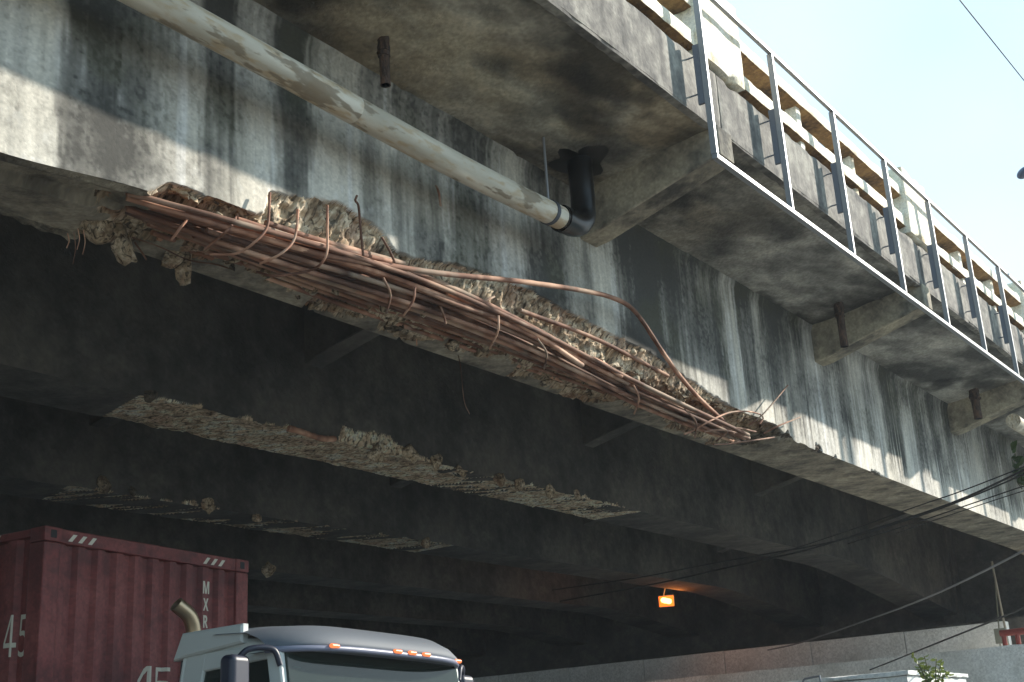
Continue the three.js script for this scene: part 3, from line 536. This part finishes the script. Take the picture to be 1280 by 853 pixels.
// ------------------------------------------------------------ abutments and walls
{
  const a = thing('abutment', 'dark concrete abutment carrying the far girder ends', 'abutment');
  mesh('body', box(28.4, 33, 0, 4.1, ZEND, -5.6), M.soot, a);
  const b = thing('abutment', 'concrete abutment at the end of the span behind the truck', 'abutment');
  mesh('body', box(-16, -12, 0, 6.6, ZEND, -5.6), M.soot, b);
  const w = thing('retaining_wall', 'long pale panelled wall under the bridge ends', 'wall');
  const zr = -6.94, L = 24, n = 12;
  for (let i = 0; i < n; i++) { const z1 = zr - i * L / n, z0 = zr - (i + 1) * L / n + 0.012; mesh('wall_panel', box(27, 27.3, 2.0, 3.95 + 0.004 * i, z0, z1, 0.012), M.whitewall, w); }
  mesh('footing', box(26.98, 27.32, 0, 2.0, zr - L, zr), M.whitewall, w);
  const l = thing('ramp_wall', 'pale low wall in front of the panelled wall, running out into daylight', 'wall');
  mesh('wall_body', rough(25.5, 25.85, 0, 3.4, -30, 14, 0.25, 0.01, 0.012), M.whitewall, l);
  const c = onX(1133, 838, 16);
  const k = thing('masonry_wall', 'white painted wall corner with a leafy shoot growing beside it', 'wall');
  mesh('wall_body', rough(c.x, c.x + 2.36, 0, c.y - 0.06, c.z - 9, c.z, 0.12, 0.006, 0.012), M.whitewall, k);
  mesh('coping', rough(c.x - 0.03, c.x + 2.39, c.y - 0.06, c.y, c.z - 9.03, c.z + 0.03, 0.08, 0.005, 0.012), M.whitewall, k);
  // red pipe barrier on the ramp wall
  const red = std({ color: 0x8c3a30, roughness: 0.6, bumpMap: bumpTex, bumpScale: 0.001 });
  const p = onX(1250, 790, 25.66), q = thing('pipe_barrier', 'dull red steel pipe barrier standing on the pale low wall', 'barrier');
  mesh('rail', tube([V(25.66, 3.63, p.z), V(25.66, 3.64, p.z + 5)], 0.06, { seg: 4, rad: 14 }), red, q);
  for (let i = 0; i < 5; i++) mesh('post', tube([V(25.66, 3.39, p.z + 0.06 + i * 0.24 * (i > 1 ? 3 : 1)), V(25.66, 3.6, p.z + 0.06 + i * 0.24 * (i > 1 ? 3 : 1))], 0.045, { seg: 2, rad: 12 }), red, q);
  // two poles leaning on the end of the panelled wall
  const wood = std({ color: 0x8d8676, roughness: 0.85 });
  solo('leaning_pole', tube([onX(1240, 702, 26.6), onX(1262, 812, 26.6)], 0.022, { seg: 12, rad: 8, wob: 0.15 }), wood, 'thick pale pole leaning at the end of the panelled wall', 'pole', 'poles leaning by the wall');
  solo('leaning_pole', tube([onX(1243, 712, 26.7), onX(1251, 812, 26.7)], 0.012, { seg: 12, rad: 8, wob: 0.15 }), std({ color: 0x6a6a58, roughness: 0.85 }), 'thin olive pole leaning beside a thicker pale pole', 'pole', 'poles leaning by the wall');
  const board = mesh(numbered('board'), box(26.45, 26.5, 3.5, 3.78, -7.02, -6.8, 0.005), std({ color: 0x75776c }), scene); board.userData = { label: 'small grey green board at the foot of the leaning poles', category: 'board' };
  const h = onX(1004, 853, 15.9), h2 = onX(1025, 846, 15.9);
  solo('bent_pipe', tube([V(h.x, h.y - 0.3, h.z - 0.05), V(h.x, h.y, h.z), V(h.x, mix(h.y, h2.y, 0.8), mix(h.z, h2.z, 0.35)), V(h.x, h2.y, h2.z - 0.03), V(h.x, h2.y - 0.02, h2.z), V(h.x, h2.y - 0.4, h2.z)], 0.013, { seg: 40, rad: 8 }), M.steel, 'pale bent pipe arching beside the white painted wall', 'pipe');
}

// ------------------------------------------------------------ utility pole out of frame whose shadow crosses the girder, and the cables
{
  const t = thing('utility_pole', 'grey concrete utility pole carrying the cables at the bridge', 'pole');
  const px = 19.15 + 1.85 * 3.23, pz = ZF + 3.23;
  mesh('shaft', new THREE.CylinderGeometry(0.11, 0.16, 9.5, 20).translate(px, 4.75, pz), M.pavement, t);
  mesh('crossarm', box(px - 0.9, px + 0.9, 8.7, 8.8, pz - 0.05, pz + 0.05, 0.01), M.rustPipe, t);
  const cab = (pp, y, r, mat, label) => solo('cable', tube(pp.map(([a, b, dy = 0]) => onY(a, b, EYE + y + dy)), r, { seg: 60, rad: 6, closed: true }), mat, label, 'cable', 'utility cables passing under the bridge');
  cab([[1340, 557], [1280, 588], [1190, 629], [1080, 666], [1000, 690], [900, 712], [820, 730], [700, 752]], 2.86, 0.014, M.cable, 'thick black cable bundle sagging in front of the girder and under it');
  cab([[1340, 564], [1280, 593], [1200, 627], [1120, 655], [1040, 678], [900, 703], [800, 722], [690, 738]], 2.9, 0.011, M.cable, 'black cable twisted close along the thick bundle');
  cab([[1340, 560], [1280, 584], [1200, 615], [1150, 632], [1060, 664], [960, 697]], 2.88, 0.008, M.cable, 'thin black cable just above the thick bundle');
  cab([[1340, 590], [1280, 608], [1200, 635], [1150, 652], [1060, 680]], 2.8, 0.008, M.cable, 'thin black cable just below the thick bundle');
  cab([[1340, 598], [1280, 614], [1200, 640], [1120, 667]], 2.78, 0.006, M.cable, 'thinnest black cable, lowest of those across the girder');
  cab([[1340, 650], [1272, 693], [1165, 745], [1080, 777], [1000, 804], [960, 813]], 1.92, 0.014, M.cableGrey, 'grey cable rising from the panelled wall across the dark opening');
  cab([[1300, 752], [1245, 775], [1170, 805], [1100, 833], [1040, 856]], 1.3, 0.012, M.cable, 'black cable running down in front of the panelled wall');
  const w0 = onY(1200, 0, EYE + 7), w1 = onY(1280, 100, EYE + 7), dd = w1.clone().sub(w0);
  solo('overhead_wire', tube([w0.clone().addScaledVector(dd, -6), w0.clone().addScaledVector(dd, 8)], 0.006, { seg: 30, rad: 6, wob: 0.25 }), M.cable, 'single dark wire crossing the open sky above the railing', 'wire');
  const lh = onY(1277, 213, EYE + 8), sl = thing('street_lamp', 'dark street lamp head reaching into the sky beside the bridge', 'street lamp');
  mesh('lamp_head', new THREE.SphereGeometry(1, 20, 12).scale(0.2, 0.065, 0.1).rotateY(0.6).translate(lh.x + 0.12, lh.y, lh.z + 0.02), std({ color: 0x4a5570, roughness: 0.5 }), sl);
  mesh('arm', tube([V(lh.x + 0.25, lh.y, lh.z + 0.1), V(lh.x + 1.2, lh.y - 0.1, lh.z + 0.9), V(lh.x + 2, lh.y - 0.5, lh.z + 1.6)], 0.035, { seg: 20 }), M.steelDark, sl);
  mesh('pole', tube([V(lh.x + 2, 0, lh.z + 1.6), V(lh.x + 2, lh.y - 0.4, lh.z + 1.6)], 0.07, { seg: 4, rad: 12 }), M.steelDark, sl);
}

// ------------------------------------------------------------ plants
function leafyShoot(t, base, h, n, leafL, seed, col) {
  const r = rng(seed), leaves = [], stems = [];
  for (let s = 0; s < n; s++) {
    const a = r() * 6.28, sp = 0.25 + 0.35 * r(), hh = h * (0.5 + 0.5 * r());
    const tip = V(base.x + Math.cos(a) * sp * h * 0.5, base.y + hh, base.z + Math.sin(a) * sp * h * 0.5), mid = base.clone().lerp(tip, 0.5).add(V(0, hh * 0.1, 0));
    stems.push(tube([base, mid, tip], 0.006, { seg: 10, rad: 5 }));
    const c = new THREE.CatmullRomCurve3([base, mid, tip]);
    for (let i = 0; i < 16; i++) {
      const f = 0.25 + 0.75 * i / 15, p = c.getPointAt(f), l = leafL * (0.6 + 0.6 * r());
      const g = new THREE.PlaneGeometry(l, l * 0.5, 4, 2), q = g.attributes.position;
      for (let k = 0; k < q.count; k++) { const u = q.getX(k) / l + 0.5, w = Math.sin(Math.PI * clamp(u * 0.96 + 0.02)); q.setY(k, q.getY(k) * w); q.setZ(k, Math.abs(q.getY(k)) * 0.5 - 0.25 * l * u * u); q.setX(k, u * l); }
      g.rotateX((r() - 0.5) * 2.6); g.rotateZ(1.2 * (r() - 0.35)); g.rotateY(r() * 6.28); g.translate(p.x, p.y, p.z); leaves.push(g);
    }
  }
  const lg = mergeGeometries(leaves); lg.computeVertexNormals(); mesh('foliage', lg, new THREE.MeshPhysicalMaterial({ color: col, roughness: 0.8, side: THREE.DoubleSide, transmission: 0.35, thickness: 0 }), t);
  const sg = mergeGeometries(stems); mesh('stems', sg, std({ color: 0x5a5636 }), t);
}
{
  const p = onX(1166, 853, 15.8); p.y -= 0.25;
  leafyShoot(thing('leafy_shoot', 'young yellow green leafy shoot beside the white painted wall', 'plant'), p, 0.62, 9, 0.085, 9, new THREE.Color(0.2, 0.25, 0.06));
  const q = onZ(1278, 612, ZF + 0.06);
  leafyShoot(thing('wall_weed', 'green weed growing from the girder face behind the cables', 'plant'), q, 0.75, 5, 0.2, 4, new THREE.Color(0.08, 0.14, 0.035));
}

// ------------------------------------------------------------ floodlight
{
  const t = thing('floodlight', 'lit orange floodlight under an inner girder of the bridge', 'floodlight');
  const c = onZ(833, 752, -13.1), g = new THREE.Group();
  const to = V(0, EYE - 1.2, 0).sub(c).normalize();
  const basis = new THREE.Matrix4().lookAt(c.clone().add(to), c, V(0, 1, 0));
  const add = (name, geo, mat) => { geo.applyMatrix4(basis); geo.translate(c.x, c.y, c.z); return mesh(name, geo, mat, t); };
  add('housing', new RoundedBoxGeometry(0.34, 0.25, 0.14, 2, 0.02).translate(0, 0, -0.09), M.steelDark);
  const em = new THREE.MeshStandardMaterial({ color: 0x000000, emissive: new THREE.Color(1, 0.13, 0.012), emissiveIntensity: 1.3 });
  const em2 = new THREE.MeshStandardMaterial({ color: 0x000000, emissive: new THREE.Color(1, 0.45, 0.12), emissiveIntensity: 3.2 });
  add('lens', new THREE.PlaneGeometry(0.3, 0.21).translate(0, 0, -0.018), em);
  add('lamp_tube', new THREE.CapsuleGeometry(0.055, 0.12, 4, 8).rotateZ(1.3).translate(0, 0.01, 0.0), em2);
  mesh('yoke', tube([V(c.x, c.y + 0.1, c.z - 0.06), V(c.x - 0.1, c.y + 0.4, c.z + 0.1)], 0.018, { seg: 4 }), M.steelDark, t);
  const pl = new THREE.PointLight(new THREE.Color(1, 0.28, 0.05), 0.7, 0, 2); pl.position.set(c.x - 0.1, 4.96, -12.9); pl.castShadow = true; pl.shadow.radius = 4; t.add(pl);
}

// ------------------------------------------------------------ truck, trailer and container
const font = await new FontLoader().loadAsync('fonts/droid/droid_sans_bold.typeface.json');
const cont = thing('shipping_container', 'maroon corrugated shipping container with white numbers behind the truck cab', 'container');
{
  const red = cmat([124, 60, 58], [98, 46, 46], [140, 74, 70], 91, 1.7, 0.002, 1.0, 0.6);
  const W = 2.44, H = 2.9, L = 13.72;
  cont.position.set(6.54, 1.04, -8.91); cont.rotation.set(0, THREE.MathUtils.degToRad(5), THREE.MathUtils.degToRad(-1.1), 'YXZ');
  // local: x 0..W across the front, y 0..H, z 0 (front) .. -L
  const wave = (len, pitch) => { const p = []; const n = Math.max(1, Math.round(len / pitch)), s = len / n; for (let i = 0; i < n; i++) { const a = i * s; p.push([a, 0], [a + s * 0.36, 0], [a + s * 0.5, -0.042], [a + s * 0.86, -0.042]); } p.push([len, 0]); return p; };
  const panel = (pts, y0, y1, rows = 1) => { const pos = [], idx = [], uv = []; pts.forEach(([a, d], i) => { for (let j = 0; j <= rows; j++) { pos.push(a, mix(y0, y1, j / rows), d); uv.push(a, mix(y0, y1, j / rows)); } if (i) for (let j = 0; j < rows; j++) { const p = (i - 1) * (rows + 1) + j, q = i * (rows + 1) + j; idx.push(p, q, p + 1, q, q + 1, p + 1); } }); let g = new THREE.BufferGeometry(); g.setAttribute('position', new THREE.Float32BufferAttribute(pos, 3)); g.setAttribute('uv', new THREE.Float32BufferAttribute(uv, 2)); g.setIndex(idx); g = g.toNonIndexed(); g.computeVertexNormals(); return g; };
  const fw = wave(W - 0.34, 0.21), sw = wave(L - 0.34, 0.278);
  mesh('front_wall', panel(fw, 0.15, H - 0.12).translate(0.17, 0, -0.03), red, cont);
  mesh('side_wall', panel(sw, 0.15, H - 0.07).rotateY(-Math.PI / 2).translate(0.03, 0, -L + 0.17), red, cont);
  mesh('side_wall', panel(sw, 0.15, H - 0.07).rotateY(Math.PI / 2).translate(W - 0.03, 0, -0.17), red, cont);
  mesh('rear_doors', box(0.17, W - 0.17, 0.15, H - 0.12, -L + 0.02, -L + 0.08), red, cont);
  mesh('roof', box(0.05, W - 0.05, H - 0.03, H - 0.012, -L + 0.05, -0.05), red, cont);
  for (const x of [0, W - 0.17]) for (const z of [-0.17, -L]) mesh('corner_post', box(x, x + 0.17, 0.12, H - 0.12, z, z + 0.17, 0.015), red, cont);
  for (const y of [0, H - 0.118]) for (const x of [0, W - 0.178]) for (const z of [-0.162, -L]) {
    const c = mesh('corner_casting', box(x - 0.003, x + 0.181, y, y + 0.118, z - 0.003, z + 0.165, 0.01), red, cont);
    mesh('casting_hole', box(x + 0.055, x + 0.12, y + 0.028, y + 0.095, z + 0.15, z + 0.167, 0.006), M.blackMatt, c);
  }
  mesh('top_rail', box(0.17, W - 0.17, H - 0.12, H - 0.004, -0.1, -0.004, 0.01), red, cont); mesh('bottom_rail', box(0.17, W - 0.17, 0, 0.16, -0.1, -0.004, 0.01), red, cont);
  for (const x of [0.004, W - 0.07]) { mesh('top_rail', box(x, x + 0.066, H - 0.07, H - 0.004, -L + 0.17, -0.17, 0.01), red, cont); mesh('bottom_rail', box(x, x + 0.066, 0, 0.16, -L + 0.17, -0.17, 0.01), red, cont); }
  mesh('floor', box(0.1, W - 0.1, 0.05, 0.15, -L + 0.1, -0.11), M.blackMatt, cont);
  // slanted white warning stripes
  const wp = std({ color: 0xd8d4c4, roughness: 0.6 });
  const stripe = () => { const s = new THREE.Shape([[0, 0], [0.042, 0], [0.095, 0.06], [0.053, 0.06]].map(p => new THREE.Vector2(...p))); return new THREE.ShapeGeometry(s); };
  for (const x of [0.24, 0.345, 0.45, W - 0.62, W - 0.52, W - 0.42]) mesh('warning_stripe', stripe().translate(x, H - 0.098, -0.001), wp, cont);
  for (let i = 0; i < 3; i++) mesh('warning_stripe', stripe().rotateY(-Math.PI / 2).translate(0.001, H - 0.073, -0.6 - i * 0.11).scale(1, 1, 1), wp, cont);
  // lettering: the number follows the corrugation, letter column on its own rib
  const letters = ['M', 'X', 'R', 'U', '4'];
  letters.forEach((ch, i) => { const g = new TextGeometry(ch, { font, size: 0.098, depth: 0.002, curveSegments: 4 }); g.computeBoundingBox(); const b = g.boundingBox; g.translate(-(b.min.x + b.max.x) / 2, 0, 0); g.scale(0.8, 1.15, 1); mesh('marking', g.translate(W - 0.545, H - 0.36 - i * 0.152, -0.029), wp, cont); });
  const glyph = (ch, s) => { const cv = document.createElement('canvas'); cv.width = cv.height = 256; const c = cv.getContext('2d'); c.fillStyle = '#000'; c.fillRect(0, 0, 256, 256); c.fillStyle = '#fff'; c.font = '210px sans-serif'; c.textAlign = 'center'; c.fillText(ch, 128, 205); const t = new THREE.CanvasTexture(cv); return std({ color: 0xd8d4c4, alphaMap: t, alphaTest: 0.5, transparent: false, roughness: 0.6 }); };
  const g45 = glyph('45');
  const decal = (pts, a0, a1, y0, y1) => { const q = []; const at = a => { for (let i = 1; i < pts.length; i++) if (a <= pts[i][0]) { const [p, u] = pts[i - 1], [r, v] = pts[i]; return u + (v - u) * (a - p) / (r - p); } return 0; }; const xs = [a0, ...pts.map(p => p[0]).filter(a => a > a0 && a < a1), a1]; for (const a of xs) q.push([a, at(a) + 0.004]); const g = panel(q, y0, y1); const p = g.attributes.position, uv = g.attributes.uv; for (let i = 0; i < p.count; i++) uv.setXY(i, (p.getX(i) - a0) / (a1 - a0), (p.getY(i) - y0) / (y1 - y0)); return g; };
  mesh('marking', decal(fw, 0.88, 1.36, 1.49, 1.97).translate(0.17, 0, -0.03), g45, cont);
  const s0 = L - 0.34 - 0.27; mesh('marking', decal(sw, s0, s0 + 0.25, 1.80, 2.35).rotateY(-Math.PI / 2).translate(0.03, 0, -L + 0.17), g45, cont);
}
{ // trailer
  const t = thing('container_trailer', 'dark skeletal trailer chassis under the maroon container', 'trailer');
  t.position.set(6.54, 0, -8.91); t.rotation.copy(cont.rotation);
  for (const x of [0.75, 1.55]) mesh('beam', box(x, x + 0.14, 0.72, 1.035, -13.6, -0.1), M.blackMatt, t);
  for (let i = 0; i < 6; i++) mesh('cross_member', box(0.02, 2.42, 0.86, 1.03, -0.3 - i * 2.6, -0.14 - i * 2.6), M.blackMatt, t);
  const wheel = (x, z) => { const w = mesh('wheel', new THREE.TorusGeometry(0.37, 0.14, 12, 28).rotateY(Math.PI / 2).translate(x, 0.51, z), M.blackMatt, t); mesh('rim', new THREE.CylinderGeometry(0.27, 0.27, 0.2, 20).rotateZ(Math.PI / 2).translate(x, 0.51, z), M.steel, w); };
  for (const z of [-10.2, -11.5, -12.8]) for (const x of [0.2, 2.24]) wheel(x, z);
  for (const x of [0.6, 1.7]) mesh('landing_leg', box(x, x + 0.12, 0.1, 0.8, -2.7, -2.55), M.steelDark, t);
}
{
  const t = thing('truck_tractor', 'white cab truck with dark blue roof visor and amber marker lights', 'truck');
  t.position.set(7.0, 0, -6.9); t.rotation.set(0, THREE.MathUtils.degToRad(2), THREE.MathUtils.degToRad(-1.8), 'YXZ');
  const wht = std({ color: 0xcdd1cd, roughness: 0.55, metalness: 0 }), blue = std({ color: 0x596069, roughness: 0.7, metalness: 0 }), dkb = std({ color: 0x262b3c, roughness: 0.45 });
  const glass = new THREE.MeshPhysicalMaterial({ color: 0x5a6a62, roughness: 0.04, metalness: 0, transmission: 0.8, thickness: 0, ior: 1.5 });
  const amber = new THREE.MeshStandardMaterial({ color: 0x8a2c12, emissive: new THREE.Color(1, 0.25, 0.08), emissiveIntensity: 0.55, roughness: 0.4 });
  const W = 2.24, cabPrism = (pts, x0, x1, b) => prism(pts.map(([z, y]) => [z < -0.3 ? -0.3 + (z + 0.3) * 0.72 : z, y]), x0, x1, b);
  // cab shell: side outline in (z, y), z = 0 at the windscreen top, back is negative
  const outline = [[-1.32, 0.95], [-1.32, 2.35], [-1.18, 2.9], [-1.02, 2.97], [-0.2, 2.97], [-0.03, 2.93], [0.05, 2.78], [0.2, 1.9], [0.24, 1.0], [0.1, 0.62], [-0.35, 0.62], [-0.5, 0.95]];
  // the shell is built from panels so that the window openings are real
  const roof = mesh('cab_roof', cabPrism([[-1.2, 2.86], [-1.02, 2.95], [-0.25, 2.9], [-0.02, 2.88], [0.04, 2.82], [-0.1, 2.80], [-1.15, 2.82]], 0.02, W - 0.02, 0.03), wht, t);
  mesh('cab_back', cabPrism([[-1.34, 0.95], [-1.3, 2.4], [-1.17, 2.88], [-1.1, 2.86], [-1.22, 2.4], [-1.24, 0.95]], 0.0, W, 0.02), wht, t);
  for (const s of [0, 1]) {
    const x0 = s ? W - 0.07 : 0, x1 = x0 + 0.07;
    mesh('door', cabPrism([[-1.24, 0.95], [-1.24, 1.98], [0.16, 1.98], [0.22, 1.0], [0.1, 0.62], [-0.35, 0.62], [-0.5, 0.95]], x0, x1, 0.012), wht, t);
    mesh('rear_pillar', cabPrism([[-1.26, 1.975], [-1.24, 2.4], [-1.12, 2.84], [-0.83, 2.83], [-0.9, 2.62], [-0.9, 1.975]], x0 + 0.002, x1 - 0.002, 0.01), wht, t);
    mesh('front_pillar', cabPrism([[0.155, 1.975], [0.03, 2.80], [-0.1, 2.80], [0.04, 1.975]], x0 + 0.002, x1 - 0.002, 0.012), wht, t);
    mesh('window_header', cabPrism([[-0.9, 2.7], [-0.9, 2.84], [-0.08, 2.84], [-0.05, 2.74]], x0 + 0.004, x1 - 0.004, 0.01), wht, t);
    mesh('side_window', cabPrism([[-0.9, 1.97], [-0.9, 2.7], [-0.06, 2.74], [0.05, 1.97]], s ? W - 0.045 : 0.03, s ? W - 0.03 : 0.045), glass, t);
    const fr = mesh('side_fairing', cabPrism([[-1.28, 2.8], [-1.16, 3.0], [-0.3, 3.01], [-0.3, 2.87], [-1.1, 2.82]], s ? W - 0.05 : -0.03, s ? W + 0.03 : 0.05, 0.015), wht, t);
    const m = mesh('mirror', new RoundedBoxGeometry(0.2, 0.5, 0.14, 3, 0.05).translate(s ? W + 0.28 : -0.28, 2.5, -0.12), dkb, t);
    mesh('mirror_arm', tube([V(s ? W + 0.26 : -0.26, 2.72, -0.12), V(s ? W + 0.2 : -0.2, 2.79, -0.06), V(s ? W + 0.05 : -0.05, 2.79, 0.02), V(s ? W - 0.01 : 0.01, 2.68, 0.04)], 0.022, { seg: 24 }), dkb, m);
    mesh('headlight', new RoundedBoxGeometry(0.34, 0.16, 0.06, 2, 0.02).translate(s ? W - 0.3 : 0.3, 0.78, 0.26), M.steel, t);
  }
  mesh('windscreen', cabPrism([[0.03, 2.8], [0.155, 1.98], [0.175, 1.98], [0.05, 2.8]], 0.06, W - 0.06), glass, t);
  mesh('front_panel', cabPrism([[0.18, 1.98], [0.24, 1.0], [0.2, 1.0], [0.12, 1.98]], 0.0, W, 0.01), wht, t);
  mesh('grille', box(0.45, W - 0.45, 1.05, 1.5, 0.2, 0.25, 0.01), M.blackMatt, t);
  mesh('bumper', new RoundedBoxGeometry(W + 0.06, 0.36, 0.26, 3, 0.06).translate(W / 2, 0.58, 0.16), wht, t);
  // roof visor, swept back at both ends
  {
    const xs = [], rows = [0, 0.06, 0.3, 0.55, 0.8, 1]; for (let i = 0; i <= 48; i++) xs.push(i / 48);
    const g = grid(xs, rows, (u, q) => { const e = Math.abs(2 * u - 1), sw = 0.28 * Math.pow(e, 5), dr = 0.06 * Math.pow(e, 6); const x = -0.05 + (W + 0.1) * u; const prof = [[0.02, 2.80], [0.22, 2.805], [0.24, 2.86], [0.17, 2.93], [0.04, 3.0], [-0.3, 3.03]][rows.indexOf(q)]; return [x, prof[1] - dr * q - 0.02 * Math.pow(e, 3), prof[0] - sw, u, q]; });
    const vs = mesh('roof_visor', g.g, blue, t);
    mesh('visor_edge', tube(xs.map(u => { const e = Math.abs(2 * u - 1); return V(-0.05 + (W + 0.1) * u, 2.812 - 0.02 * Math.pow(e, 3), 0.225 - 0.28 * Math.pow(e, 5)); }), 0.024, { seg: 90, rad: 8 }), std({ color: 0x6f7488, roughness: 0.4 }), vs);
    for (const u of [0.19, 0.5, 0.58, 0.66, 0.9]) { const e = Math.abs(2 * u - 1); mesh('marker_light', new THREE.CapsuleGeometry(0.017, 0.07, 4, 10).rotateZ(Math.PI / 2).translate(-0.05 + (W + 0.1) * u, 2.828 - 0.02 * Math.pow(e, 3), 0.246 - 0.28 * Math.pow(e, 5)), amber, vs); }
  }
  for (const x of [0.5, 1.3]) mesh('wiper', tube([V(x, 1.99, 0.19), V(x + 0.35, 2.35, 0.135), V(x + 0.5, 2.5, 0.11)], 0.012, { seg: 10, rad: 6 }), M.blackMatt, t);
  mesh('roof_lining', box(0.08, W - 0.08, 2.79, 2.81, -0.85, -0.1), std({ color: 0x6d7068 }), t);
  // interior that shows through the glass
  mesh('dashboard', box(0.1, W - 0.1, 1.5, 1.95, -0.2, 0.12, 0.04), M.blackMatt, t);
  for (const x of [0.3, 1.4]) mesh('seat', new RoundedBoxGeometry(0.5, 1.0, 0.18, 3, 0.06).translate(x + 0.25, 2.0, -0.9), std({ color: 0x3d3f40 }), t);
  const st = std({ color: 0x9fe0cc, roughness: 0.6 });
  mesh('windscreen_sticker', box(0.14, 0.22, 2.62, 2.68, 0.045, 0.05), st, t); mesh('windscreen_sticker', box(0.16, 0.25, 2.52, 2.595, 0.055, 0.06), std({ color: 0x58b894, roughness: 0.6 }), t);
  // exhaust stack behind the cab, its tip turned back
  const ex = mesh('exhaust_stack', tube([V(0.36, 0.9, -1.22), V(0.36, 2.6, -1.22), V(0.38, 2.98, -1.22)], 0.075, { seg: 30, rad: 18 }), M.steelDark, t);
  mesh('exhaust_tip', tube([V(0.38, 2.94, -1.22), V(0.39, 3.06, -1.22), V(0.34, 3.19, -1.22), V(0.22, 3.28, -1.25)], 0.062, { seg: 30, rad: 18, closed: false }), new THREE.MeshStandardMaterial({ color: 0xb9a588, metalness: 0.85, roughness: 0.32 }), ex);
  // chassis and wheels
  for (const x of [0.7, 1.4]) mesh('chassis_rail', box(x, x + 0.12, 0.62, 0.92, -3.6, 0.0), M.blackMatt, t);
  const wheel = (x, z) => { const w = mesh('wheel', new THREE.TorusGeometry(0.37, 0.14, 12, 28).rotateY(Math.PI / 2).translate(x, 0.51, z), M.blackMatt, t); mesh('rim', new THREE.CylinderGeometry(0.27, 0.27, 0.2, 20).rotateZ(Math.PI / 2).translate(x, 0.51, z), M.steel, w); };
  for (const z of [-0.62, -2.6, -3.4]) for (const x of [0.14, W - 0.14]) wheel(x, z);
}
renderer.render(scene, camera);
